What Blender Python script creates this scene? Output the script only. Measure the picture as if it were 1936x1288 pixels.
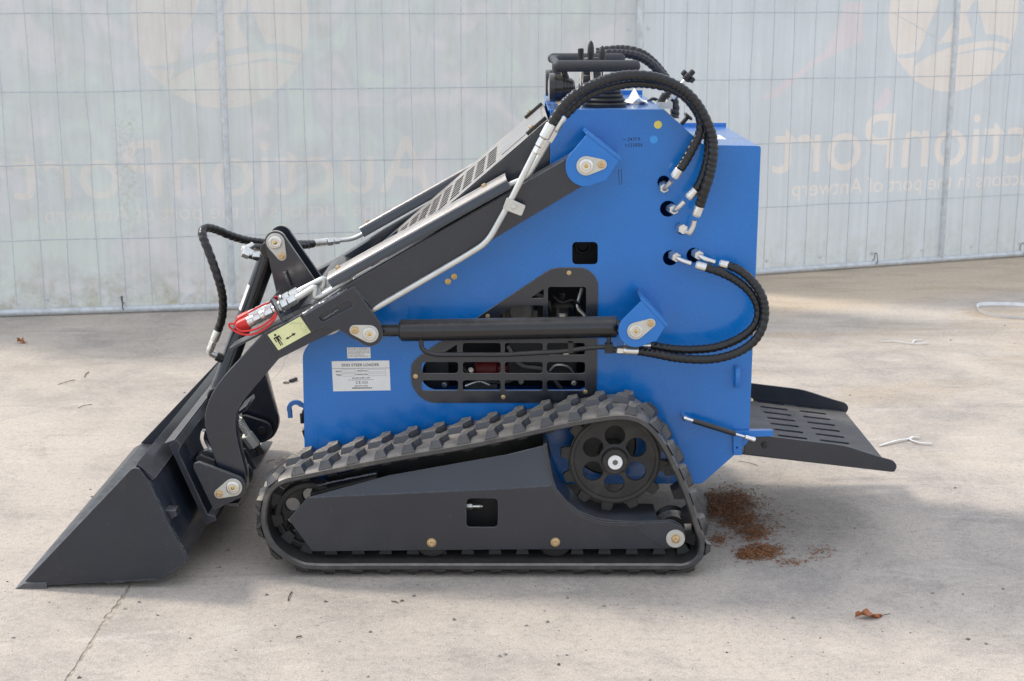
import bpy, bmesh, math, random
from mathutils import Vector, Matrix
from mathutils.geometry import tessellate_polygon
random.seed(7)
rad = math.radians
for o in list(bpy.data.objects):
    bpy.data.objects.remove(o)
SC = bpy.context.scene
COL = SC.collection

# ------------------------------------------------------------------ camera, sky, sun, exposure
CAM_H, CAM_D, FPX = 1.45, 3.55, 2770.0          # eye height, distance to the machine's near track, focal length in pixels
PITCH = math.atan2(640.0, FPX)
cam_data = bpy.data.cameras.new('camera')
cam_data.sensor_width = 36.0
cam_data.lens = FPX / 1936.0 * 36.0
cam_data.clip_start = 0.05
cam_data.clip_end = 400.0
cam = bpy.data.objects.new('camera', cam_data)
COL.objects.link(cam)
cam.location = (0, -CAM_D, CAM_H)
cam.rotation_euler = (math.pi / 2 - PITCH, 0, 0)
SC.camera = cam
cam_data.dof.use_dof = True
cam_data.dof.focus_distance = 3.75
cam_data.dof.aperture_fstop = 9.0

TO_SUN = Vector((-0.85, 0.36, 1.0)).normalized()
world = bpy.data.worlds.new('World')
SC.world = world
world.use_nodes = True
wn = world.node_tree
sky = wn.nodes.new('ShaderNodeTexSky')
sky.sky_type = 'NISHITA'
sky.sun_disc = False
sky.sun_elevation = math.asin(TO_SUN.z)
sky.sun_rotation = math.atan2(TO_SUN.x, TO_SUN.y)
sky.air_density = 1.0
sky.dust_density = 1.5
sky.ozone_density = 1.0
bg = wn.nodes['Background']
bg.inputs['Strength'].default_value = 0.15
veil = wn.nodes.new('ShaderNodeMix')                 # thin, even high cloud over the whole sky
veil.data_type = 'RGBA'
veil.inputs[0].default_value = 0.55
veil.inputs[7].default_value = (7.2, 7.45, 7.9, 1.0)
wn.links.new(sky.outputs['Color'], veil.inputs[6])
wn.links.new(veil.outputs[2], bg.inputs['Color'])

sun_data = bpy.data.lights.new('sun', 'SUN')
sun_data.energy = 1.7
sun_data.angle = rad(8.0)
sun_data.color = (1.0, 0.93, 0.83)
sun = bpy.data.objects.new('sun', sun_data)
COL.objects.link(sun)
sun.location = (-6, 6, 9)
sun.rotation_euler = TO_SUN.to_track_quat('Z', 'Y').to_euler()

SC.view_settings.view_transform = 'Standard'
SC.view_settings.look = 'None'
SC.view_settings.exposure = 0.45
SC.view_settings.gamma = 1.0
SC.view_settings.use_curve_mapping = False

# ------------------------------------------------------------------ measuring helpers: a point of the photograph on a known real plane
CP, SP = math.cos(PITCH), math.sin(PITCH)
CAM = Vector((0, -CAM_D, CAM_H))

def ray(px, py):
    a, b = (px - 968.0) / FPX, (644.0 - py) / FPX
    return Vector((a, CP + b * SP, -SP + b * CP))

def at(px, py, Y):
    d = ray(px, py)
    return CAM + d * ((Y + CAM_D) / d.y)

def gnd(px, py, z=0.0):
    d = ray(px, py)
    return CAM + d * ((z - CAM_H) / d.z)

def onplane(px, py, p, n):
    d = ray(px, py)
    return CAM + d * ((p - CAM).dot(n) / d.dot(n))

def scale_at(Y, py=644):
    """metres per pixel on the plane Y"""
    return (at(969, py, Y) - at(968, py, Y)).length

def zm(x0, y0, s):
    return lambda *pts: [(x0 + a / s, y0 + b / s) for a, b in pts]

zA, zB, zC, zD = zm(360, 380, 4.025), zm(980, 60, 3.788), zm(0, 640, 2.629), zm(460, 720, 3.302)
zE, zF, zG, zH = zm(900, 720, 3.302), zm(560, 560, 4.2925), zm(860, 460, 4.025), zm(1160, 300, 3.2188)
zI, zJ, zK, zL = zm(660, 180, 3.39), zm(1260, 660, 3.872), zm(1010, 60, 7.576), zm(1180, 80, 6.133)
zM, zN, zO, zP = zm(430, 520, 8.052), zm(370, 680, 4.6), zm(860, 180, 5.367), zm(640, 340, 5.855)

# ------------------------------------------------------------------ materials
def new_mat(name):
    m = bpy.data.materials.new(name)
    m.use_nodes = True
    nt = m.node_tree
    return m, nt, nt.nodes['Principled BSDF']

def nd(nt, typ, **kw):
    n = nt.nodes.new(typ)
    for k, v in kw.items():
        if k in n.inputs:
            n.inputs[k].default_value = v
        else:
            setattr(n, k, v)
    return n

def ramp(nt, fac, stops):
    r = nd(nt, 'ShaderNodeValToRGB')
    e = r.color_ramp.elements
    while len(e) < len(stops):
        e.new(0.5)
    for i, (p, c) in enumerate(stops):
        e[i].position = p
        e[i].color = (c, c, c, 1) if not hasattr(c, '__len__') else (*c, 1)
    nt.links.new(fac, r.inputs[0])
    return r.outputs['Color']

def noise(nt, scale, detail=4, rough=0.55, vec=None, dist=0.0):
    n = nd(nt, 'ShaderNodeTexNoise', Scale=scale, Detail=detail, Roughness=rough, Distortion=dist)
    if vec is None:
        vec = nd(nt, 'ShaderNodeTexCoord').outputs['Object']
    nt.links.new(vec, n.inputs['Vector'])
    return n.outputs['Fac']

def mix(nt, fac, a, b, blend='MIX'):
    n = nd(nt, 'ShaderNodeMix', data_type='RGBA', blend_type=blend)
    for sock, v in ((n.inputs[0], fac), (n.inputs[6], a), (n.inputs[7], b)):
        if hasattr(v, 'is_linked'):
            nt.links.new(v, sock)
        elif hasattr(v, '__len__'):
            sock.default_value = (*v, 1)
        else:
            sock.default_value = v
    return n.outputs[2]

def mth(nt, op, a, b=0.0, clamp=False):
    n = nd(nt, 'ShaderNodeMath', operation=op, use_clamp=clamp)
    for i, v in enumerate((a, b)):
        if hasattr(v, 'is_linked'):
            nt.links.new(v, n.inputs[i])
        else:
            n.inputs[i].default_value = v
    return n.outputs[0]

def bump(nt, bsdf, h, strength=0.2, dist=0.002):
    b = nd(nt, 'ShaderNodeBump', Strength=strength, Distance=dist)
    nt.links.new(h, b.inputs['Height'])
    nt.links.new(b.outputs['Normal'], bsdf.inputs['Normal'])

def simple(name, col, rough=0.5, metal=0.0, var=0.12, vscale=18.0, bump_s=0.0, bump_scale=200.0, dust=0.0, coat=0.0, dz=(0.45, 0.92), spec=0.5, edge=0.0, edgecol=(0.30, 0.30, 0.31), wave=False, dustcol=(0.42, 0.37, 0.31), rvar=0.12, grime=0.0):
    m, nt, b = new_mat(name)
    f = noise(nt, vscale, 5, 0.6)
    c1 = tuple(x * (1 - var) for x in col)
    c2 = tuple(min(1, x * (1 + var)) for x in col)
    c = mix(nt, ramp(nt, f, [(0.3, 0.0), (0.7, 1.0)]), c1, c2)
    if grime:
        g = ramp(nt, noise(nt, 9.0, 8, 0.72, dist=0.6), [(0.52, 0.0), (0.78, grime)])
        c = mix(nt, g, c, dustcol)
    if dust:
        geo = nd(nt, 'ShaderNodeNewGeometry')
        sep = nd(nt, 'ShaderNodeSeparateXYZ')
        nt.links.new(geo.outputs['Normal'], sep.inputs[0])
        up = ramp(nt, sep.outputs['Z'], [(dz[0], 0.0), (dz[1], 1.0)])
        dn = ramp(nt, noise(nt, 30.0, 6, 0.7), [(0.3, 0.5), (0.65, 1.0)])
        d = mth(nt, 'MULTIPLY', mth(nt, 'MULTIPLY', up, dn), dust)
        c = mix(nt, d, c, dustcol)
        r = mth(nt, 'ADD', mth(nt, 'MULTIPLY', d, 0.3), rough)
        nt.links.new(r, b.inputs['Roughness'])
    else:
        r = mth(nt, 'ADD', mth(nt, 'MULTIPLY', mth(nt, 'SUBTRACT', noise(nt, 40.0, 4), 0.5), rvar * 2), rough, True)
        nt.links.new(r, b.inputs['Roughness'])
    if edge:                                         # paint rubbed thin along the edges
        bv = nd(nt, 'ShaderNodeBevel', samples=4)
        bv.inputs['Radius'].default_value = 0.004
        g2 = nd(nt, 'ShaderNodeNewGeometry')
        dt = nd(nt, 'ShaderNodeVectorMath', operation='DOT_PRODUCT')
        nt.links.new(bv.outputs[0], dt.inputs[0])
        nt.links.new(g2.outputs['Normal'], dt.inputs[1])
        em = ramp(nt, mth(nt, 'SUBTRACT', 1.0, dt.outputs['Value']), [(0.03, 0.0), (0.16, 1.0)])
        en = ramp(nt, noise(nt, 55.0, 6, 0.7), [(0.38, 0.15), (0.62, 1.0)])
        c = mix(nt, mth(nt, 'MULTIPLY', mth(nt, 'MULTIPLY', em, en), edge), c, edgecol)
        mp_ = nd(nt, 'ShaderNodeMapping')
        mp_.inputs['Scale'].default_value = (14.0, 14.0, 3.0)
        mp_.inputs['Rotation'].default_value = (0.3, 0.9, 0.2)
        nt.links.new(nd(nt, 'ShaderNodeTexCoord').outputs['Object'], mp_.inputs[0])
        sc = ramp(nt, noise(nt, 9.0, 2, 0.5, mp_.outputs[0], 0.2), [(0.71, 0.0), (0.72, 0.28), (0.73, 0.0)])
        c = mix(nt, mth(nt, 'MULTIPLY', sc, edge), c, edgecol)
    nt.links.new(c, b.inputs['Base Color'])
    b.inputs['Metallic'].default_value = metal
    b.inputs['Specular IOR Level'].default_value = spec
    b.inputs['Coat Weight'].default_value = coat
    b.inputs['Coat Roughness'].default_value = 0.14
    if wave:                                         # sheet steel is never quite flat, and it gets wiped and dusty
        h = mth(nt, 'ADD', mth(nt, 'MULTIPLY', noise(nt, 5.0, 2, 0.4), 1.0), mth(nt, 'MULTIPLY', noise(nt, bump_scale, 3), 0.02))
        bump(nt, b, h, 0.35, 0.004)
        sm = ramp(nt, noise(nt, 6.0, 7, 0.72, None, 1.5), [(0.44, 0.0), (0.66, 1.0)])
        nt.links.new(mth(nt, 'ADD', mth(nt, 'MULTIPLY', sm, 0.22), 0.20), b.inputs['Roughness'])
        nt.links.new(mth(nt, 'ADD', mth(nt, 'MULTIPLY', sm, 0.20), 0.06), b.inputs['Coat Roughness'])
    elif bump_s:
        bump(nt, b, noise(nt, bump_scale, 3), bump_s, 0.001)
    return m

MAT = {}
MAT['blue'] = simple('blue_paint', (0.002, 0.166, 0.55), 0.28, 0, 0.10, 3.0, 0.03, 260, coat=0.45, dust=0.22, edge=0.25, edgecol=(0.10, 0.30, 0.62), wave=True)
MAT['charcoal'] = simple('charcoal_paint', (0.012, 0.017, 0.028), 0.30, 0, 0.15, 5.0, 0.04, 300, dust=0.25, grime=0.03, dz=(0.75, 0.98), coat=0.6, spec=0.5, edge=0.45)
MAT['charcoal_clean'] = simple('charcoal_cover_paint', (0.013, 0.018, 0.028), 0.30, 0, 0.1, 6.0, 0.04, 300, dust=0.95, grime=0.03, dustcol=(0.52, 0.47, 0.41), dz=(0.30, 0.74), coat=0.7, edge=0.3)  # heavy up-facing dust tone also stands in for sky glare on the cover
MAT['bucket'] = simple('bucket_paint', (0.012, 0.017, 0.028), 0.36, 0, 0.16, 7.0, 0.08, 240, dust=0.22, grime=0.05, coat=0.4, edge=0.7)
MAT['black'] = simple('black_gloss_paint', (0.011, 0.011, 0.012), 0.24, 0, 0.2, 20.0, 0.03, 200, dust=0.25, coat=0.3)
MAT['cast'] = simple('black_cast_iron', (0.020, 0.019, 0.018), 0.5, 0, 0.3, 25.0, 0.15, 160, dust=0.15, grime=0.12)
MAT['rubber'] = simple('track_rubber', (0.040, 0.040, 0.042), 0.34, 0, 0.25, 22.0, 0.18, 120, dust=1.0, grime=0.28, dz=(0.68, 0.96), spec=0.8, dustcol=(0.40, 0.35, 0.29))
MAT['rubber_black'] = simple('black_rubber', (0.016, 0.016, 0.017), 0.5, 0, 0.2, 30.0, 0.08, 150, dust=0.10)
MAT['hose'] = simple('hose_wrap_plastic', (0.012, 0.012, 0.013), 0.30, 0, 0.3, 60.0, 0.03, 200, dust=0.03)
MAT['foam'] = simple('foam_grip', (0.036, 0.037, 0.040), 0.55, 0, 0.15, 80.0, 0.25, 500)
MAT['zinc'] = simple('zinc_plated_steel', (0.74, 0.73, 0.69), 0.30, 0.9, 0.10, 40.0, 0.06, 160, grime=0.08)
MAT['zinc_matte'] = simple('matte_zinc_plate', (0.60, 0.585, 0.53), 0.48, 0.55, 0.08, 30.0, 0.05, 200)
MAT['tube'] = simple('galvanised_tube', (0.66, 0.66, 0.62), 0.38, 0.65, 0.08, 26.0, 0.04, 180)
MAT['bolt'] = simple('yellow_chromate_bolt', (0.62, 0.46, 0.26), 0.34, 0.85, 0.2, 120.0)
MAT['brass'] = simple('brass_nipple', (0.60, 0.42, 0.14), 0.3, 0.95, 0.2, 90.0)
MAT['chrome'] = simple('bright_chrome', (0.82, 0.82, 0.82), 0.14, 1.0, 0.05, 30.0)
MAT['red_dull'] = simple('dull_red_paint', (0.16, 0.012, 0.012), 0.5)
MAT['deck'] = simple('scuffed_deck_paint', (0.022, 0.025, 0.031), 0.55, 0, 0.25, 14.0, 0.12, 200, dust=0.28, grime=0.2, edge=0.6)
MAT['worn_edge'] = simple('worn_bucket_steel', (0.085, 0.09, 0.10), 0.36, 0.35, 0.35, 26.0, 0.1, 160, grime=0.2, edge=0.9, edgecol=(0.42, 0.42, 0.42))
MAT['panel_grey'] = simple('pale_grey_panel', (0.30, 0.31, 0.315), 0.35, 0, 0.1, 12.0, 0.04, 200, coat=0.4, dust=0.4)
MAT['red'] = simple('red_soft_plastic', (0.62, 0.022, 0.018), 0.38, 0, 0.12, 50.0)
MAT['white'] = simple('white_label', (0.84, 0.83, 0.81), 0.45, 0, 0.04, 30.0)
MAT['paper'] = simple('white_paper', (0.82, 0.80, 0.76), 0.7, 0, 0.04, 30.0)
MAT['yellow'] = simple('pale_yellow_label', (0.72, 0.72, 0.38), 0.4, 0, 0.10, 24.0)
MAT['ink'] = simple('black_ink', (0.012, 0.012, 0.012), 0.55, 0, 0.2, 60.0)
MAT['inkgrey'] = simple('faded_grey_ink', (0.28, 0.28, 0.30), 0.55, 0, 0.25, 300.0)
MAT['olive'] = simple('pale_olive_ink', (0.50, 0.52, 0.25), 0.5, 0, 0.1, 60.0)
MAT['dot_yellow'] = simple('yellow_sticker', (0.78, 0.66, 0.13), 0.5, 0, 0.05, 60.0)
MAT['dot_blue'] = simple('light_blue_sticker', (0.045, 0.34, 0.80), 0.5, 0, 0.05, 60.0)
MAT['green'] = simple('green_sticker', (0.03, 0.42, 0.20), 0.45)
MAT['orange'] = simple('orange_sticker', (0.80, 0.20, 0.03), 0.45)
MAT['dark'] = simple('dark_engine_bay', (0.012, 0.012, 0.013), 0.55, 0, 0.3, 20.0)
MAT['engine'] = simple('engine_grey', (0.16, 0.155, 0.145), 0.5, 0.3, 0.3, 30.0)
MAT['galv'] = simple('galvanised_fence_pipe', (0.60, 0.625, 0.635), 0.45, 0.2, 0.16, 30.0, 0.06, 120, grime=0.12, dustcol=(0.30, 0.29, 0.22))
MAT['wire'] = simple('galvanised_wire', (0.50, 0.54, 0.56), 0.5, 0.25, 0.15, 30.0)
MAT['tie_white'] = simple('white_nylon', (0.75, 0.75, 0.74), 0.4)
MAT['tie_black'] = simple('black_nylon', (0.02, 0.02, 0.02), 0.4)
MAT['leaf'] = simple('dry_leaf', (0.36, 0.13, 0.045), 0.6, 0, 0.35, 70.0)
MAT['needle'] = simple('dry_pine_needles', (0.27, 0.115, 0.045), 0.7, 0, 0.85, 160.0)
MAT['twig'] = simple('dry_twig', (0.10, 0.065, 0.045), 0.8, 0, 0.3, 40.0)
MAT['stone'] = simple('grey_stone', (0.22, 0.20, 0.18), 0.8, 0, 0.75, 12.0)
MAT['weld'] = simple('weld_bead', (0.16, 0.165, 0.18), 0.35, 0.4, 0.3, 90.0, 0.2, 150)

def lerp_cols(name, base):
    return base

# banner cloth: thin woven mesh fabric, lets sunlight through from behind
def cloth(name, col, stain=0.5, mildew_u=None, tint=0.0):
    m = bpy.data.materials.new(name)
    m.use_nodes = True
    nt = m.node_tree
    nt.nodes.remove(nt.nodes['Principled BSDF'])
    out = nt.nodes['Material Output']
    tc = nd(nt, 'ShaderNodeTexCoord').outputs['Object']
    mp = nd(nt, 'ShaderNodeMapping')
    mp.inputs['Scale'].default_value = (1.0, 1.0, 0.16)
    nt.links.new(tc, mp.inputs[0])
    mp2 = nd(nt, 'ShaderNodeMapping')
    mp2.inputs['Scale'].default_value = (1.0, 1.0, 0.03)
    nt.links.new(tc, mp2.inputs[0])
    streak = noise(nt, 11.0, 9, 0.74, mp.outputs[0], 0.3)
    ribs = noise(nt, 34.0, 3, 0.6, mp2.outputs[0])
    blot = noise(nt, 2.3, 6, 0.6, tc, 0.4)
    c = mix(nt, ramp(nt, blot, [(0.3, 0.0), (0.72, 1.0)]), tuple(x * 0.93 for x in col), tuple(min(1, x * 1.05) for x in col))
    c = mix(nt, ramp(nt, ribs, [(0.35, 0.22), (0.62, 0.0)]), c, tuple(x * 0.70 for x in col))
    c = mix(nt, ramp(nt, streak, [(0.50, 0.0), (0.80, 0.55 * stain)]), c, (0.42, 0.42, 0.37))
    fine = ramp(nt, noise(nt, 60.0, 5, 0.75, tc), [(0.60, 0.0), (0.74, 0.35 * stain)])
    patch = ramp(nt, noise(nt, 1.7, 4, 0.6, mp.outputs[0], 0.8), [(0.48, 0.0), (0.66, 1.0)])
    c = mix(nt, mth(nt, 'MULTIPLY', fine, patch), c, (0.24, 0.22, 0.15))
    # algae and splash dirt along the hem
    sep = nd(nt, 'ShaderNodeSeparateXYZ')
    nt.links.new(tc, sep.inputs[0])
    hem = ramp(nt, sep.outputs['Z'], [(0.03, 1.0), (0.30, 0.0)])
    hn = ramp(nt, noise(nt, 14.0, 7, 0.75, tc, 0.5), [(0.42, 0.0), (0.70, 0.75 * stain)])
    c = mix(nt, mth(nt, 'MULTIPLY', hem, hn), c, (0.30, 0.27, 0.18))
    if tint:                                         # green and rose blotches painting in moire colour bands
        tn = noise(nt, 3.4, 3, 0.5, tc, 1.2)
        c = mix(nt, ramp(nt, tn, [(0.52, 0.0), (0.66, tint)]), c, (0.56, 0.64, 0.58))
        c = mix(nt, ramp(nt, tn, [(0.34, tint), (0.48, 0.0)]), c, (0.66, 0.62, 0.65))
    if mildew_u is not None:                         # one mouldy streak running down the cloth
        dx = mth(nt, 'DIVIDE', mth(nt, 'SUBTRACT', sep.outputs['X'], mildew_u), 0.075)
        g1 = mth(nt, 'SUBTRACT', 1.0, mth(nt, 'MULTIPLY', dx, dx), True)
        g2 = ramp(nt, sep.outputs['Z'], [(0.30, 0.15), (0.55, 0.8), (0.90, 1.0), (0.99, 0.0)])
        mn = ramp(nt, noise(nt, 42.0, 8, 0.8, tc), [(0.48, 0.0), (0.70, 0.6)])
        c = mix(nt, mth(nt, 'MULTIPLY', mth(nt, 'MULTIPLY', g1, g2), mn), c, (0.25, 0.22, 0.15))
    wf = nd(nt, 'ShaderNodeTexWave', Scale=160.0, Distortion=1.5, Detail=2.0)
    nt.links.new(tc, wf.inputs['Vector'])
    c = mix(nt, ramp(nt, wf.outputs['Fac'], [(0.0, 0.10), (1.0, 0.0)]), c, (0.45, 0.46, 0.46))
    b = nt.nodes.new('ShaderNodeBump')
    b.inputs['Strength'].default_value = 0.55
    b.inputs['Distance'].default_value = 0.012
    wv = mth(nt, 'ADD', noise(nt, 5.0, 3, 0.5, mp.outputs[0]), mth(nt, 'MULTIPLY', noise(nt, 9.0, 2, 0.5, mp2.outputs[0]), 0.8))
    nt.links.new(wv, b.inputs['Height'])
    df = nd(nt, 'ShaderNodeBsdfDiffuse')
    tr = nd(nt, 'ShaderNodeBsdfTranslucent')
    mx = nd(nt, 'ShaderNodeMixShader')
    mx.inputs[0].default_value = 0.58
    for s in (df, tr):
        nt.links.new(c, s.inputs['Color'])
        nt.links.new(b.outputs[0], s.inputs['Normal'])
    nt.links.new(df.outputs[0], mx.inputs[1])
    nt.links.new(tr.outputs[0], mx.inputs[2])
    nt.links.new(mx.outputs[0], out.inputs['Surface'])
    return m

MAT['banner'] = cloth('weathered_banner_cloth', (0.51, 0.545, 0.555), 1.3, 1.534, 0.35)
MAT['banner_new'] = cloth('pale_banner_cloth', (0.515, 0.565, 0.60), 0.6)
MAT['print'] = cloth('faded_white_print', (0.595, 0.585, 0.56), 1.2, 1.534, 0.25)
MAT['print_new'] = cloth('white_print', (0.655, 0.625, 0.595), 0.4)
MAT['print_pink'] = cloth('faded_pink_print', (0.58, 0.56, 0.59), 0.4)

# concrete yard
def concrete():
    m, nt, b = new_mat('worn_concrete')
    tc = nd(nt, 'ShaderNodeTexCoord').outputs['Object']
    sep = nd(nt, 'ShaderNodeSeparateXYZ')
    nt.links.new(tc, sep.inputs[0])

    def stretched(sx, sy, rot):
        mp = nd(nt, 'ShaderNodeMapping')
        mp.inputs['Scale'].default_value = (sx, sy, 1.0)
        mp.inputs['Rotation'].default_value = (0, 0, rot)
        nt.links.new(tc, mp.inputs[0])
        return mp.outputs[0]
    big = noise(nt, 0.7, 9, 0.66, tc, 0.6)
    mid = noise(nt, 3.0, 12, 0.72, tc, 0.4)
    fine = noise(nt, 55.0, 8, 0.75, tc)
    vfine = noise(nt, 240.0, 5, 0.75, tc)
    # base tone: greyer worn slab against paler, warmer dusty slab, with ragged borders
    c = mix(nt, ramp(nt, big, [(0.40, 0.0), (0.58, 1.0)]), (0.42, 0.372, 0.325), (0.57, 0.50, 0.425))
    c = mix(nt, ramp(nt, mid, [(0.46, 0.0), (0.60, 0.6)]), c, (0.62, 0.535, 0.445))
    c = mix(nt, ramp(nt, mid, [(0.34, 0.5), (0.47, 0.0)]), c, (0.30, 0.27, 0.24))
    # sandy drift, also painting the sunlit strip by the fence; swept dirt behind machine
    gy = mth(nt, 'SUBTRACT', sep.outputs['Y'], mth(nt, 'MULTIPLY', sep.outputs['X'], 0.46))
    sunlit_sand = ramp(nt, mth(nt, 'ADD', mth(nt, 'MULTIPLY', gy, 0.2), mth(nt, 'MULTIPLY', mth(nt, 'SUBTRACT', mid, 0.5), 0.10)), [(0.50, 0.0), (0.56, 1.0)])
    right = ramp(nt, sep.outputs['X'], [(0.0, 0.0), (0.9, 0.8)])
    c = mix(nt, mth(nt, 'MULTIPLY', sunlit_sand, right), c, (0.60, 0.475, 0.335))
    sw = ramp(nt, noise(nt, 1.7, 9, 0.68, stretched(0.55, 1.4, 0.25), 0.9), [(0.50, 0.0), (0.62, 0.7)])
    back = ramp(nt, mth(nt, 'MULTIPLY', sep.outputs['Y'], 0.25), [(0.18, 0.0), (0.36, 1.0)])
    c = mix(nt, mth(nt, 'MULTIPLY', sw, mth(nt, 'MULTIPLY', back, mth(nt, 'ADD', mth(nt, 'MULTIPLY', right, 0.9), 0.25))), c, (0.44, 0.345, 0.24))
    # rubbed tyre streaks and oily smears
    st = ramp(nt, noise(nt, 2.2, 8, 0.66, stretched(0.45, 3.2, 0.08), 0.8), [(0.55, 0.0), (0.72, 0.45)])
    c = mix(nt, st, c, (0.26, 0.235, 0.21))
    oil = ramp(nt, noise(nt, 1.5, 7, 0.7, tc, 0.5), [(0.62, 0.0), (0.72, 0.5)])
    c = mix(nt, oil, c, (0.17, 0.155, 0.145))
    pale = ramp(nt, noise(nt, 4.5, 8, 0.7, stretched(0.6, 2.0, -0.3), 0.6), [(0.57, 0.0), (0.68, 0.5)])
    c = mix(nt, pale, c, (0.68, 0.62, 0.54))
    # aggregate grain
    c = mix(nt, ramp(nt, fine, [(0.34, 0.45), (0.49, 0.0)]), c, (0.21, 0.19, 0.17))
    c = mix(nt, ramp(nt, fine, [(0.55, 0.0), (0.68, 0.5)]), c, (0.68, 0.62, 0.545))
    c = mix(nt, ramp(nt, vfine, [(0.36, 0.55), (0.49, 0.0)]), c, (0.23, 0.21, 0.19))
    c = mix(nt, ramp(nt, vfine, [(0.54, 0.0), (0.68, 0.75)]), c, (0.80, 0.74, 0.66))
    vor = nd(nt, 'ShaderNodeTexVoronoi', Scale=30.0)
    nt.links.new(tc, vor.inputs['Vector'])
    sp = ramp(nt, vor.outputs['Distance'], [(0.05, 0.8), (0.11, 0.0)])
    c = mix(nt, mth(nt, 'MULTIPLY', sp, ramp(nt, noise(nt, 9.0, 3, 0.6, tc), [(0.52, 0.0), (0.60, 1.0)])), c, (0.10, 0.09, 0.08))
    nt.links.new(c, b.inputs['Base Color'])
    b.inputs['Roughness'].default_value = 0.9
    b.inputs['Specular IOR Level'].default_value = 0.25
    h = mth(nt, 'ADD', mth(nt, 'MULTIPLY', mid, 1.0), mth(nt, 'ADD', mth(nt, 'MULTIPLY', fine, 0.6), mth(nt, 'MULTIPLY', vfine, 0.3)))
    bump(nt, b, h, 0.6, 0.006)
    return m
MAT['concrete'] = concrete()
MAT['groove'] = simple('joint_dirt', (0.40, 0.345, 0.28), 0.95, 0, 0.4, 60.0, 0.4, 120)

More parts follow.
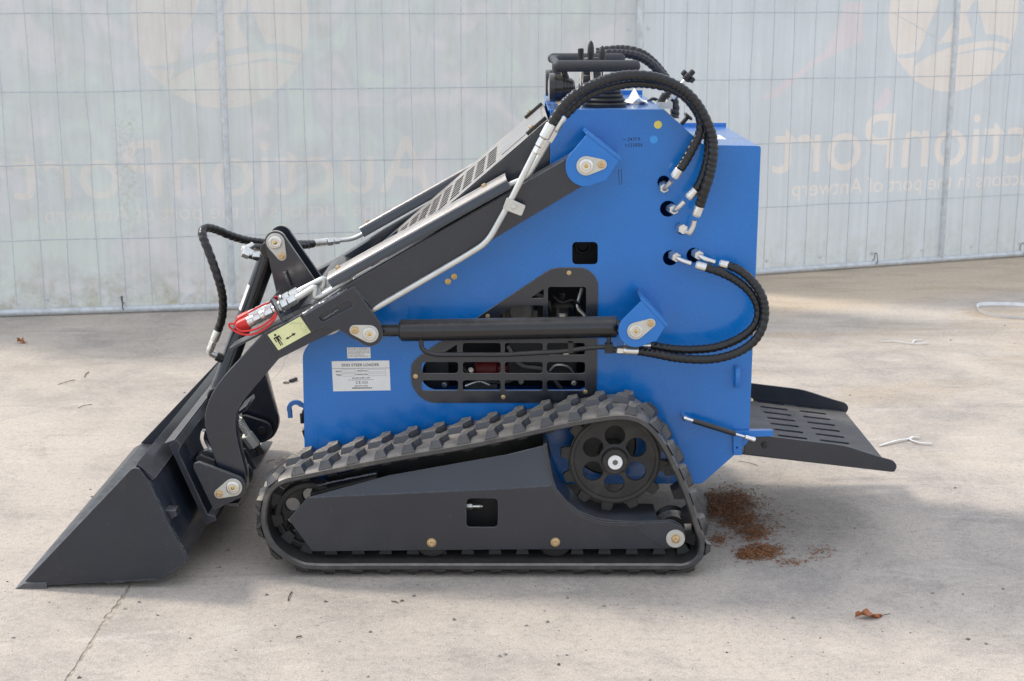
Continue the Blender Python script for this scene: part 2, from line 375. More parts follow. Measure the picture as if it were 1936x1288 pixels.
# ------------------------------------------------------------------ mesh helpers
class MB:
    """collects geometry; build() links it as one mesh object"""
    def __init__(self):
        self.v, self.f = [], []

    def add(self, verts, faces):
        o = len(self.v)
        self.v += [tuple(p) for p in verts]
        self.f += [tuple(i + o for i in q) for q in faces]
        return self

    def mesh_in(self, me):
        self.add([v.co[:] for v in me.vertices], [tuple(p.vertices) for p in me.polygons])
        bpy.data.meshes.remove(me)
        return self

    def plate(self, loops, Y0, Y1, bevel=0.0012):
        """plate parallel to the machine's side: loops of (x, z), from Y0 (near) to Y1 (far)"""
        M = Matrix(((1, 0, 0, 0), (0, 0, -1, 0), (0, 1, 0, 0), (0, 0, 0, 1)))
        return self.slab(loops, M, -Y1, -Y0, bevel)

    def slab(self, loops, M, c0, c1, bevel=0.0012):
        cu = bpy.data.curves.new('tmp', 'CURVE')
        cu.dimensions = '2D'
        cu.fill_mode = 'BOTH'
        th = c1 - c0
        bevel = min(bevel, th * 0.45)
        cu.extrude = max(th / 2 - bevel, 0.0)
        cu.bevel_depth = bevel
        cu.bevel_resolution = 1
        cu.offset = -bevel
        for lp in loops:
            s = cu.splines.new('POLY')
            s.points.add(len(lp) - 1)
            for q, (a, b) in zip(s.points, lp):
                q.co = (a, b, 0, 1)
            s.use_cyclic_u = True
        ob = bpy.data.objects.new('tmp', cu)
        me = bpy.data.meshes.new_from_object(ob)
        bpy.data.objects.remove(ob)
        bpy.data.curves.remove(cu)
        me.transform(M @ Matrix.Translation((0, 0, (c0 + c1) / 2)))
        return self.mesh_in(me)

    def box(self, lo, hi, M=None):
        x0, y0, z0 = lo
        x1, y1, z1 = hi
        vs = [Vector(p) for p in ((x0, y0, z0), (x1, y0, z0), (x1, y1, z0), (x0, y1, z0), (x0, y0, z1), (x1, y0, z1), (x1, y1, z1), (x0, y1, z1))]
        if M is not None:
            vs = [M @ p for p in vs]
        return self.add(vs, [(0, 3, 2, 1), (4, 5, 6, 7), (0, 1, 5, 4), (1, 2, 6, 5), (2, 3, 7, 6), (3, 0, 4, 7)])

    def lathe(self, p, axis, prof, seg=24, phase=0.0):
        """prof: list of (distance along axis, radius)"""
        axis = Vector(axis).normalized()
        a = axis.orthogonal().normalized()
        b = axis.cross(a)
        p = Vector(p)
        vs, fs = [], []
        for s, r in prof:
            for k in range(seg):
                t = 2 * math.pi * k / seg + phase
                vs.append(p + axis * s + (a * math.cos(t) + b * math.sin(t)) * max(r, 1e-5))
        n = len(prof)
        for i in range(n - 1):
            for k in range(seg):
                k2 = (k + 1) % seg
                fs.append((i * seg + k, i * seg + k2, (i + 1) * seg + k2, (i + 1) * seg + k))
        fs.append(tuple(reversed(range(seg))))
        fs.append(tuple((n - 1) * seg + k for k in range(seg)))
        return self.add(vs, fs)

    def cyl(self, p0, p1, r, seg=20, chamfer=0.0):
        p0, p1 = Vector(p0), Vector(p1)
        L = (p1 - p0).length
        if chamfer:
            return self.lathe(p0, p1 - p0, [(0, r - chamfer), (chamfer, r), (L - chamfer, r), (L, r - chamfer)], seg)
        return self.lathe(p0, p1 - p0, [(0, r), (L, r)], seg)

    def hexnut(self, p0, p1, r):
        p0, p1 = Vector(p0), Vector(p1)
        L = (p1 - p0).length
        c = r * 0.12
        return self.lathe(p0, p1 - p0, [(0, r - c), (c, r), (L - c, r), (L, r - c)], 6, 0.3)

    def sweep(self, pts, r, seg=12, rfun=None, cap=True):
        """tube along the given (already dense) points; rfun(s, phi) gives the radius"""
        pts = [Vector(p) for p in pts]
        n = len(pts)
        vs, fs = [], []
        tan = [(pts[min(i + 1, n - 1)] - pts[max(i - 1, 0)]).normalized() for i in range(n)]
        a = tan[0].orthogonal().normalized()
        s = 0.0
        for i in range(n):
            if i:
                s += (pts[i] - pts[i - 1]).length
                a = (a - tan[i] * a.dot(tan[i])).normalized()
            b = tan[i].cross(a)
            for k in range(seg):
                t = 2 * math.pi * k / seg
                rr = rfun(s, t) if rfun else r
                vs.append(pts[i] + (a * math.cos(t) + b * math.sin(t)) * rr)
        for i in range(n - 1):
            for k in range(seg):
                k2 = (k + 1) % seg
                fs.append((i * seg + k, i * seg + k2, (i + 1) * seg + k2, (i + 1) * seg + k))
        if cap:
            fs.append(tuple(reversed(range(seg))))
            fs.append(tuple((n - 1) * seg + k for k in range(seg)))
        return self.add(vs, fs)

    def build(self, name, mat, parent=None, angle=35.0, smooth=True):
        me = bpy.data.meshes.new(name)
        me.from_pydata(self.v, [], self.f)
        me.update()
        if smooth:
            me.shade_smooth()
            me.set_sharp_from_angle(angle=rad(angle))
        me.materials.append(MAT[mat] if isinstance(mat, str) else mat)
        return link(name, me, parent)

def link(name, me, parent=None):
    o = bpy.data.objects.new(name, me)
    COL.objects.link(o)
    if parent is not None:
        o.parent = parent
        if parent.type == 'EMPTY':
            o.matrix_parent_inverse = Matrix.Translation(-parent.location)
    return o

def empty(name, loc, label, cat, group=None):
    o = bpy.data.objects.new(name, None)
    COL.objects.link(o)
    o.location = loc
    o.empty_display_size = 0.1
    tag(o, label, cat, group)
    return o

def tag(o, label=None, cat=None, group=None, kind=None):
    for k, v in (('label', label), ('category', cat), ('group', group), ('kind', kind)):
        if v:
            o[k] = v
    return o

def crom(pts, step=0.01, closed=False):
    """dense smooth curve through the points"""
    P = [Vector(p) for p in pts]
    n = len(P)
    out = []
    rng = range(n if closed else n - 1)
    for i in rng:
        if closed:
            p0, p1, p2, p3 = P[i - 1], P[i], P[(i + 1) % n], P[(i + 2) % n]
        else:
            p1, p2 = P[i], P[i + 1]
            p0 = P[i - 1] if i else p1 * 2 - p2
            p3 = P[i + 2] if i + 2 < n else p2 * 2 - p1
        k = max(2, int((p2 - p1).length / step))
        for j in range(k):
            t = j / k
            out.append(0.5 * ((2 * p1) + (p2 - p0) * t + (2 * p0 - 5 * p1 + 4 * p2 - p3) * t * t + (3 * p1 - p0 - 3 * p2 + p3) * t ** 3))
    if not closed:
        out.append(P[-1])
    return out

def resample(pts, step, closed=False):
    P = list(pts) + ([pts[0]] if closed else [])
    L = [0.0]
    for a, b in zip(P, P[1:]):
        L.append(L[-1] + (Vector(b) - Vector(a)).length)
    n = max(2, round(L[-1] / step))
    out, j = [], 0
    for i in range(n if closed else n + 1):
        s = L[-1] * i / n
        while j < len(L) - 2 and L[j + 1] < s:
            j += 1
        t = (s - L[j]) / max(L[j + 1] - L[j], 1e-9)
        out.append(Vector(P[j]).lerp(Vector(P[j + 1]), t))
    return out

def filletpath(pts, r, n=6):
    """polyline with rounded bends (3-D)"""
    P = [Vector(p) for p in pts]
    out = [P[0]]
    for i in range(1, len(P) - 1):
        a, b, c = P[i - 1], P[i], P[i + 1]
        u, v = (a - b), (c - b)
        d = min(r, u.length * 0.45, v.length * 0.45)
        p, q = b + u.normalized() * d, b + v.normalized() * d
        for k in range(n + 1):
            t = k / n
            out.append(p * (1 - t) ** 2 + b * 2 * t * (1 - t) + q * t * t)
    out.append(P[-1])
    return out

def rnd(pts, r, n=5):
    """closed 2-D polygon with rounded corners; r a number or one radius per corner"""
    out = []
    m = len(pts)
    for i in range(m):
        a, b, c = Vector(pts[i - 1]), Vector(pts[i]), Vector(pts[(i + 1) % m])
        rr = r[i] if hasattr(r, '__len__') else r
        if rr <= 0:
            out.append(tuple(b))
            continue
        u, v = a - b, c - b
        d = min(rr, u.length * 0.48, v.length * 0.48)
        p, q = b + u.normalized() * d, b + v.normalized() * d
        for k in range(n + 1):
            t = k / n
            out.append(tuple(p * (1 - t) ** 2 + b * 2 * t * (1 - t) + q * t * t))
    return out

def XZ(pxs, Y):
    return [(at(a, b, Y).x, at(a, b, Y).z) for a, b in pxs]

def circ(c, r, n=24, a0=0.0, a1=2 * math.pi):
    full = abs(a1 - a0 - 2 * math.pi) < 1e-6
    return [(c[0] + r * math.cos(a0 + (a1 - a0) * k / (n if full else n - 1)), c[1] + r * math.sin(a0 + (a1 - a0) * k / (n if full else n - 1))) for k in range(n)]

def tear(c1, r1, c2, r2, n=14):
    """outline round two circles"""
    d = Vector(c2) - Vector(c1)
    L = d.length
    th = math.atan2(d.y, d.x)
    al = math.acos(max(-1, min(1, (r1 - r2) / L)))
    return circ(c1, r1, n, th + al, th + 2 * math.pi - al) + circ(c2, r2, n, th - al, th + al)

def text_loops(s, size, spacing=1.0, bold=0.0):
    """outline loops of a line of lettering, flat, starting at the origin"""
    cu = bpy.data.curves.new('tmp', 'FONT')
    cu.body = s
    cu.size = size
    cu.space_character = spacing
    cu.resolution_u = 4
    cu.offset = bold
    ob = bpy.data.objects.new('tmp', cu)
    me = bpy.data.meshes.new_from_object(ob)
    bpy.data.objects.remove(ob)
    bm = bmesh.new()
    bm.from_mesh(me)
    bpy.data.meshes.remove(me)
    bmesh.ops.remove_doubles(bm, verts=bm.verts, dist=1e-6)
    nxt = {}
    for e in bm.edges:
        if len(e.link_faces) == 1:
            nxt.setdefault(e.verts[0].index, []).append(e.verts[1].index)
            nxt.setdefault(e.verts[1].index, []).append(e.verts[0].index)
    bm.verts.ensure_lookup_table()
    co = [v.co.copy() for v in bm.verts]
    bm.free()
    seen, loops = set(), []
    for st in nxt:
        if st in seen:
            continue
        lp, cur, prev = [], st, None
        while cur not in seen:
            seen.add(cur)
            lp.append((co[cur].x, co[cur].y))
            cand = [k for k in nxt[cur] if k != prev and k not in seen]
            prev = cur
            if not cand:
                break
            cur = cand[0]
        if len(lp) > 2:
            loops.append(lp)
    return loops

def bounds(loops):
    xs = [p[0] for l in loops for p in l]
    ys = [p[1] for l in loops for p in l]
    return min(xs), min(ys), max(xs), max(ys)

def fit_text(s, x0, x1, z0, spacing=1.0, height=None, bold=0.0):
    """lettering scaled to run from x0 to x1 (x1 < x0 mirrors it), baseline z0; height of a capital optional"""
    lp = text_loops(s, 1.0, spacing, bold)
    b = bounds(lp)
    sx = (x1 - x0) / (b[2] - b[0])
    sz = abs(sx) if height is None else height / 0.72
    return [[(x0 + (p[0] - b[0]) * sx, z0 + p[1] * sz) for p in l] for l in lp]

# ------------------------------------------------------------------ ground: one concrete sheet with a worn joint running under the bucket
def build_ground():
    a, b = gnd(243, 1108), gnd(118, 1288)
    d = (b - a).normalized()
    nrm = Vector((-d.y, d.x, 0))
    ss = [-60, -20, -8] + [-4 + 0.06 * k for k in range(60)] + [-0.4 + 0.012 * k for k in range(250)] + [2.7 + 0.3 * k for k in range(6)] + [6, 10, 60]
    rnd_ = random.Random(3)
    rows = []
    for s in ss:
        c = a + d * s
        wob = 0.006 * math.sin(s * 5.1) + 0.004 * math.sin(s * 13.7 + 1)
        k = min(1.0, max(0.12, (s + 0.25) * 2.2))          # worn open towards the front, tight at the back
        w1 = k * (0.0022 + 0.012 * max(0, math.sin(s * 9.3 + 0.8)) * rnd_.random() + 0.004 * rnd_.random())
        w2 = k * (0.0022 + 0.012 * max(0, math.sin(s * 7.1)) * rnd_.random() + 0.004 * rnd_.random())
        L, R = c + nrm * (wob - w1), c + nrm * (wob + w2)
        dp = Vector((0, 0, -0.0012 - 0.0016 * rnd_.random()))
        rows.append([c - nrm * 60, L, L * 0.85 + R * 0.15 + dp, R * 0.85 + L * 0.15 + dp, R, c + nrm * 60])
    mb = MB()
    vs = [p for r in rows for p in r]
    fs = []
    for i in range(len(rows) - 1):
        for k in range(5):
            fs.append((i * 6 + k, i * 6 + k + 1, (i + 1) * 6 + k + 1, (i + 1) * 6 + k))
    mb.add(vs, fs)
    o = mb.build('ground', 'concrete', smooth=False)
    me = o.data
    me.materials.append(MAT['groove'])
    for i, p in enumerate(me.polygons):
        if i % 5 in (1, 2, 3):
            p.material_index = 1
    bm = bmesh.new()
    bm.from_mesh(me)
    bmesh.ops.recalc_face_normals(bm, faces=bm.faces)
    if sum(f.normal.z * f.calc_area() for f in bm.faces) < 0:
        bmesh.ops.reverse_faces(bm, faces=bm.faces)
    bm.to_mesh(me)
    bm.free()
    tag(o, kind='structure')
build_ground()

# ------------------------------------------------------------------ fence: two mesh panels with printed banners seen from the back
ROWS = (0.365, 0.715, 1.052, 1.395, 1.74)
FH = 2.05

def sub(name, mb, mat, parent, **kw):
    o = mb.build(name, mat, None, **kw)
    o.parent = parent
    return o

def pipe(p0, p1, r, seg=14, n=1, wob=0.0, rg=None):
    p0, p1 = Vector(p0), Vector(p1)
    pts = []
    for i in range(n + 1):
        q = p0.lerp(p1, i / n)
        if wob and 0 < i < n:
            q = q + Vector((rg.gauss(0, wob), rg.gauss(0, wob * 0.4), rg.gauss(0, wob)))
        pts.append(q)
    return MB().sweep(pts, r, seg)

def fence_panel(O, E, half, px_text, px_sub, px_logo, ends, label, seed, cloth_mat, print_mat, pinks=(), post_r=0.0165, flip=1):
    """O the panel's base at its start, E the end, half the half width"""
    rg = random.Random(seed)
    ang = math.atan2(E.y - O.y, E.x - O.x)
    W = half * 2
    root = empty('fence_panel', O, label, 'fence', 'fence panels behind the loader')
    root.rotation_euler = (0, 0, ang)
    e = Vector((math.cos(ang), math.sin(ang), 0))
    nrm = Vector((-e.y, e.x, 0))

    def loc(px, py):
        p = onplane(px, py, O + nrm * 0.02, nrm) - O
        return p.dot(e), p.z
    # frame pipes
    for u in (0.0, half, W):
        sub('post', pipe((u, 0, 0.02), (u, 0, FH), post_r), 'galv', root)
    sub('rail', pipe((-0.03, 0, 0.019), (W + 0.03, 0, 0.019), 0.017), 'galv', root)
    sub('rail', pipe((0, 0, FH), (W, 0, FH), 0.017), 'galv', root)
    # mesh wires
    n = round(W / 0.1255)
    for i in range(1, n):
        u = W * i / n
        if abs(u - half) < 0.03:
            continue
        sub('wire', pipe((u + rg.gauss(0, 0.004), -0.004, 0.03), (u + rg.gauss(0, 0.004), -0.004, FH - 0.01), 0.0019, 5, 10, 0.0022, rg), 'wire', root)
    for z in ROWS:
        sub('wire', pipe((0.0, -0.008, z + rg.gauss(0, 0.003)), (W, -0.008, z + rg.gauss(0, 0.003)), 0.0024, 5, 24, 0.0016, rg), 'wire', root)
    # printed banner: cloth with the lettering as pieces set into it
    uc = half
    ut, zt = loc(*px_text)
    us, zs = loc(*px_sub)
    hw1, hw2 = uc - ut, uc - us
    title = fit_text('AuctionPort', uc + hw1, uc - hw1, zt)
    small = fit_text('online auctions in the port of Antwerp', uc + hw2, uc - hw2, zs)
    cx, cz = loc(px_logo[0], px_logo[1])
    R = cz - loc(px_logo[0], px_logo[2])[1]
    disc = circ((uc, cz), R, 64)
    # sailing boat cut out of the disc, one outline (measured from the picture, in disc radii)
    zz = zm(230, 0, 4.722)
    shp = zz((300, 588), (430, 578), (560, 545), (600, 470), (640, 330), (720, 160), (780, 0), (830, -150), (920, -330), (1060, -480), (1180, -560),
             (1130, -400), (1060, -220), (1010, -80), (1000, 60), (960, 200), (880, 340), (780, 480), (920, 462), (1010, 440), (1175, 405),
             (1130, 300), (1080, 180), (1140, 80), (1200, 20), (1225, 130), (1280, 280), (1330, 390), (1420, 388), (1520, 405), (1640, 455),
             (1640, 500), (1500, 470), (1380, 455), (1230, 465), (1060, 490), (900, 525), (760, 570), (640, 625), (560, 670), (500, 725), (540, 610), (420, 622), (318, 630))
    line = zz((830, 620), (920, 598), (1100, 560), (1300, 522), (1420, 518), (1600, 575), (1590, 600), (1420, 555), (1300, 550), (1100, 580), (920, 606))
    ccx, ccy, Rp = 430.0, 38.0, 167.0
    shapes = [[(uc + (a - ccx) / 158.0 * R, cz - (b - ccy) / Rp * R) for a, b in l] for l in (shp, line)]
    shapes = [[p if math.hypot(p[0] - uc, p[1] - cz) < R * 0.985 else (uc + (p[0] - uc) * R * 0.985 / math.hypot(p[0] - uc, p[1] - cz), cz + (p[1] - cz) * R * 0.985 / math.hypot(p[0] - uc, p[1] - cz)) for p in l] for l in shapes]
    rect = [(0.004, 0.022), (W - 0.004, 0.022), (W - 0.004, FH - 0.02), (0.004, FH - 0.02)]
    bands = [[loc(*p) for p in l] for l in pinks]
    Mx = Matrix(((1, 0, 0, 0), (0, 0, -1, 0.021), (0, 1, 0, 0), (0, 0, 0, 1)))

    def flat(loops):
        mb = MB()
        tri = tessellate_polygon([[Vector((p[0], p[1], 0)) for p in l] for l in loops])
        allp = [p for l in loops for p in l]
        mb.add([(p[0], 0.021, p[1]) for p in allp], [tuple(t) for t in tri])
        return mb

    def filled(loops):
        cu = bpy.data.curves.new('tmp', 'CURVE')
        cu.dimensions = '2D'
        cu.fill_mode = 'FRONT'
        for lp in loops:
            s = cu.splines.new('POLY')
            s.points.add(len(lp) - 1)
            for q, (a, b) in zip(s.points, lp):
                q.co = (a, b, 0, 1)
            s.use_cyclic_u = True
        ob = bpy.data.objects.new('tmp', cu)
        me = bpy.data.meshes.new_from_object(ob)
        bpy.data.objects.remove(ob)
        bpy.data.curves.remove(cu)
        me.transform(Mx)
        return MB().mesh_in(me)
    ban = sub('banner', filled([rect] + title + small + [disc] + shapes + bands), cloth_mat, root, smooth=False)
    sub('lettering', filled(title), print_mat, ban, smooth=False)
    small.sort(key=lambda l: min(p[0] for p in l))
    words, right_end = [], -1e9
    for l in small:
        x0 = min(p[0] for p in l)
        if x0 - right_end > 0.022:
            words.append([])
        words[-1].append(l)
        right_end = max(right_end, max(p[0] for p in l))
    for w_ in words:
        sub('slogan_word', filled(w_), print_mat, ban, smooth=False)
    sub('boat_emblem', filled([disc] + shapes), print_mat, ban, smooth=False)
    for l in bands:
        sub('printed_stripe', filled([l]), 'print_pink', ban, smooth=False)
    # eyelets along the hem and the side, a few with cable ties round the rail
    k = 0
    u = 0.12
    while u < W - 0.05:
        rgz = 0.075
        prof = [(-0.002, 0.0065), (0.0, 0.0105), (0.002, 0.0105), (0.003, 0.0065)]
        sub('eyelet', MB().lathe((u, 0.0195, rgz), (0, -1, 0), prof, 14), 'galv', root)
        if k % 3 == 1:
            pts = [(u + 0.012 + rg.gauss(0, 0.004), 0.022 * math.sin(t) - 0.001, 0.045 + 0.036 * math.cos(t)) for t in [2 * math.pi * j / 16 for j in range(16)]]
            sub('cable_tie', MB().sweep(pts + [pts[0]], 0.0022, 6), 'tie_black', root)
        k += 1
        u += 0.335
    for z in (0.4, 0.86, 1.32, 1.78):
        u = ends
        sub('eyelet', MB().lathe((u, 0.0195, z), (0, -1, 0), [(-0.002, 0.0065), (0.0, 0.0105), (0.002, 0.0105), (0.003, 0.0065)], 14), 'galv', root)
    return root, loc

GL1 = Vector((0.616, 7.25 - CAM_D, 0))
dl = (Vector((-2.418, 6.77 - CAM_D, 0)) - GL1).normalized()
hl = 1.99
panL, locL = fence_panel(GL1 + dl * hl * 2, GL1, hl, (27, 378), (85, 421), (430, 38, 205), hl * 2 - 0.045,
                   'weathered grey banner fence panel on the left with dirty stains, left of the joint', 11, 'banner', 'print')
GR0 = Vector((0.655, 7.60 - CAM_D, 0))
dr = Vector((1.77, 0.65, 0)).normalized()
hr = 1.91
pinks = ([(1440, 186), (1500, 142), (1560, 96), (1588, 40), (1596, 4), (1636, 4), (1630, 50), (1636, 74), (1590, 98), (1530, 130), (1470, 185)],
         [(1650, 206), (1664, 184), (1676, 164), (1688, 176), (1682, 194), (1664, 212)])
panR, locR = fence_panel(GR0, GR0 + dr * hr * 2, hr, (1460, 328), (1497, 372), (1787, 26, 174), 0.05,
                   'cleaner pale blue banner fence panel on the right with pink stripes, behind the operator platform', 12, 'banner_new', 'print_new', pinks)
# coupling clamp on the joint posts, and a thin white line across the right banner
mb = MB()
for z in (1.62, 0.55):
    mb.box((-0.075, -0.022, z), (0.03, 0.024, z + 0.035))
sub('clamp', mb, 'galv', panR)
a, b = locR(1690, 24), locR(1786, 80)
sub('white_streak', MB().sweep([(a[0], 0.0195, a[1]), ((a[0] + b[0]) / 2, 0.0185, (a[1] + b[1]) / 2), (b[0], 0.0195, b[1])], 0.0018, 6), 'tie_white', panR)

# ------------------------------------------------------------------ the loader
YC = 0.53                                    # the machine's middle
YN, YF = 0.215, 2 * 0.53 - 0.215             # outer faces of the body's side panels
MIRROR = Matrix.Translation((0, YC, 0)) @ Matrix.Diagonal((1, -1, 1, 1)) @ Matrix.Translation((0, -YC, 0))
LOADER = empty('skid_steer_loader', (0.0, YC, 0.0), 'blue and charcoal tracked mini skid steer loader with bucket lowered to the ground', 'loader')

def far_copy(o, parent=None):
    """the same part on the machine's far side"""
    c = o.copy()
    COL.objects.link(c)
    if parent is None:
        c.parent = LOADER
        c.matrix_parent_inverse = Matrix.Translation(-LOADER.location)
        c.matrix_basis = MIRROR @ o.matrix_basis
    else:
        c.parent = parent
    for ch in [k for k in bpy.data.objects if k.parent == o]:
        far_copy(ch, c)
    return c

def part(name, mb, mat, parent=LOADER, **kw):
    return mb.build(name, mat, parent, **kw)

def pin_set(parent, big, small, Y, r_big=17, r_small=9, nipple=True):
    """zinc keeper plate with pin head, grease nipple and lock bolt; centres in pixels on plane Y"""
    s = scale_at(Y, big[1])
    c1, c2 = XZ([big], Y)[0], XZ([small], Y)[0]
    kp = part('keeper_plate', MB().plate([tear(c1, r_big * s, c2, r_small * s)], Y - 0.004, Y, 0.001), 'zinc_matte', parent)
    p = Vector((c1[0], Y - 0.004, c1[1]))
    r = r_big * s
    part('pivot_pin', MB().lathe(p, (0, -1, 0), [(-0.001, r * 0.72), (0.004, r * 0.72), (0.005, r * 0.66), (0.005, r * 0.46), (0.003, r * 0.42), (0.003, r * 0.2)], 28), 'zinc', parent)
    if nipple:
        part('grease_nipple', MB().lathe(p, (0, -1, 0), [(0.0, r * 0.22), (0.005, r * 0.22), (0.006, r * 0.13), (0.009, r * 0.13), (0.010, r * 0.06)], 12), 'brass', parent)
    q = Vector((c2[0], Y - 0.004, c2[1]))
    part('bolt', bolt_mb(q, r_small * s * 0.62), 'bolt', parent)
    return kp

def bolt_mb(q, r, h=0.6, axis=(0, -1, 0)):
    ax = Vector(axis)
    m = MB().lathe(q, axis, [(-0.001, r * 1.25), (0.0012, r * 1.25), (0.0013, r)], 16)
    m.lathe(q, axis, [(0.001, r), (r * h, r), (r * h * 1.25, r * 0.8), (r * h * 1.25, r * 0.45), (r * h, r * 0.3)], 6, 0.4)
    return m

# ---- body shell ------------------------------------------------------------
side_out = [(1040, 207), (1254, 207), (1330, 274), (1439, 276), (1416, 835), (1387, 862), (1327, 915), (577, 915), (572, 668), (585, 648), (640, 605), (700, 566), (1040, 345)]
opening = [(800, 690), (815, 676), (860, 645), (925, 606), (1045, 530), (1113, 530), (1113, 737), (815, 737), (797, 722)]
sq = [(1082, 458), (1130, 458), (1130, 500), (1082, 500)]
s2 = scale_at(YN, 450)
hose_holes = [(1255, 344, 11.5), (1263, 395, 15), (1290, 434, 10), (1268, 488, 14.5), (1312, 483, 14)]
loops = [rnd(XZ(side_out, YN), [0.004, 0.004, 0.01, 0.008, 0.01, 0.01, 0.012, 0.01, 0.02, 0.02, 0, 0, 0]),
         rnd(XZ(opening, YN), 0.03), rnd(XZ(sq, YN), 0.012)]
for x, y, r in hose_holes:
    loops.append(circ(XZ([(x, y)], YN)[0], r * s2, 22))
side = part('side_panel', MB().plate(loops, YN, YN + 0.006, 0.0012), 'blue')
far_side = part('side_panel', MB().plate(loops[:2], YF - 0.006, YF, 0.0012), 'blue')

def pxs(px, py, Y=YN):
    p = at(px, py, Y)
    return p.x, p.z

def cross(name, p, q, t, mat, parent=LOADER, y0=YN + 0.006, y1=YF - 0.006, holes=(), bevel=0.001):
    """sheet running across the machine whose upper side lies on the line p-q (x, z)"""
    d = Vector((q[0] - p[0], 0, q[1] - p[1]))
    L = d.length
    e1 = d.normalized()
    e2 = Vector((0, 1, 0))
    e3 = e1.cross(e2)
    M = Matrix(((e1.x, e2.x, e3.x, p[0]), (e1.y, e2.y, e3.y, 0), (e1.z, e2.z, e3.z, p[1]), (0, 0, 0, 1)))
    lp = [[(0, y0), (L, y0), (L, y1), (0, y1)]] + list(holes)
    return part(name, MB().slab(lp, M, -t, 0, bevel), mat, parent)

tl, tr, sl, hl_, hr_ = pxs(1040, 207), pxs(1254, 207), pxs(1330, 274), pxs(1331, 277), pxs(1438, 276.5)
console = cross('control_console_top', (tl[0] - 0.004, tl[1] - 0.001), (tr[0] + 0.001, tr[1] - 0.001), 0.005, 'blue')
slope = cross('instrument_panel', (tr[0] + 0.001, tr[1] - 0.001), (sl[0] + 0.001, sl[1] - 0.001), 0.005, 'blue')
hood = cross('engine_hood', (sl[0] - 0.002, hl_[1] - 0.002), (hr_[0] - 0.001, hr_[1] - 0.002), 0.005, 'blue')
# raised rims along the far edges, as the folded sheet shows
part('hood_rim', MB().box((sl[0], YF - 0.012, hl_[1] - 0.002), (hr_[0], YF - 0.004, hl_[1] + 0.010)), 'blue', hood)
part('console_rim', MB().box((tl[0] + 0.06, YF - 0.012, tl[1] - 0.002), (tr[0], YF - 0.004, tl[1] + 0.012)), 'blue', console)
rl = pxs(1416, 835)
rear = cross('rear_panel', (hr_[0] - 0.001, hr_[1] - 0.006), (hr_[0] - 0.001, rl[1]), 0.005, 'blue')
bl = pxs(1327, 915)
cross('belly_panel', (rl[0] - 0.002, rl[1]), (bl[0], bl[1] + 0.002), 0.005, 'blue')
fl, ft, f2 = pxs(577, 915), pxs(573, 668), pxs(588, 649)
cross('belly_panel', (bl[0], bl[1] + 0.002), (fl[0], fl[1] + 0.002), 0.006, 'dark')
cross('front_panel', (ft[0] + 0.002, fl[1] + 0.004), (ft[0] + 0.002, ft[1]), 0.005, 'charcoal_clean')
fs = pxs(1040, 345)
cross('front_panel', (ft[0] + 0.002, ft[1]), (f2[0], f2[1]), 0.005, 'charcoal_clean')

# ---- sloping front cover with rows of slots ---------------------------------
cu_, cl_ = pxs(1036, 226, 0.222), pxs(787, 440, 0.222)
d = (Vector(cu_) - Vector(cl_)).normalized()
cl2 = (cl_[0] - d.x * 0.25, cl_[1] - d.y * 0.25)
Lc = (Vector(cu_) - Vector(cl2)).length
# rows of slots measured on the cover's plane
n_c = Vector((-d.y, 0, d.x))
P0 = Vector((cl2[0], 0, cl2[1]))
e1 = Vector((d.x, 0, d.y))

def on_cover(px, py):
    p = onplane(px, py, P0, n_c) - P0
    return p.dot(e1), p.y
holes = []
nrow = 10
lo = [on_cover(*p) for p in zI((230, 980), (885, 430))]
for i in range(nrow):
    s0 = lo[0][0] + (lo[1][0] - lo[0][0]) * i / (nrow - 1)
    for k in range(7):
        y = 0.325 + k * 0.0625
        w, h = (lo[1][0] - lo[0][0]) / (nrow - 1) * 0.78, 0.0205
        holes.append(rnd([(s0, y - h), (s0 + w, y - h), (s0 + w, y + h), (s0, y + h)], 0.006, 3))
y0, y1 = 0.222, 2 * YC - 0.222
M = Matrix(((e1.x, 0, -e1.z * -1 * -1, P0.x), (0, 1, 0, 0), (e1.z, 0, e1.x, P0.z), (0, 0, 0, 1)))
e3 = e1.cross(Vector((0, 1, 0)))
M = Matrix(((e1.x, 0, e3.x, P0.x), (0, 1, 0, 0), (e1.z, 0, e3.z, P0.z), (0, 0, 0, 1)))
mb = MB().slab([[(0, y0), (Lc, y0), (Lc, y1), (0, y1)]] + holes, M, -0.0018, 0, 0.0004)
cover = part('front_cover', mb, 'charcoal_clean')
part('slot_shade_sheet', MB().slab([[(0.02, y0 + 0.006), (Lc - 0.02, y0 + 0.006), (Lc - 0.02, y1 - 0.006), (0.02, y1 - 0.006)]], M, -0.034, -0.030, 0.0), 'dark', cover)  # added dark sheet below the slots, their shade put in as colour
# raised inspection plate near the top of the cover
w0, w1 = on_cover(*zI((965, 330))[0]), on_cover(*zI((1225, 80))[0])
part('inspection_plate', MB().slab([rnd([(w0[0] + 0.01, 0.33), (w1[0], 0.33), (w1[0], 0.73), (w0[0] + 0.01, 0.73)], 0.01)], M, 0.0, 0.002, 0.0008), 'panel_grey', cover)
mb = MB()
for yy in (0.30, 0.73):
    mb.slab([rnd([(0.07, yy - 0.02), (0.13, yy - 0.02), (0.13, yy + 0.02), (0.07, yy + 0.02)], 0.004)], M, 0.0, 0.006, 0.001)
part('hinge', MB().slab([rnd([(0.09, 0.28), (0.135, 0.28), (0.135, 0.33), (0.09, 0.33)], 0.004)], M, 0.0, 0.006, 0.001), 'charcoal', cover)
part('hinge', MB().slab([rnd([(0.09, 0.71), (0.135, 0.71), (0.135, 0.76), (0.09, 0.76)], 0.004)], M, 0.0, 0.006, 0.001), 'charcoal', cover)
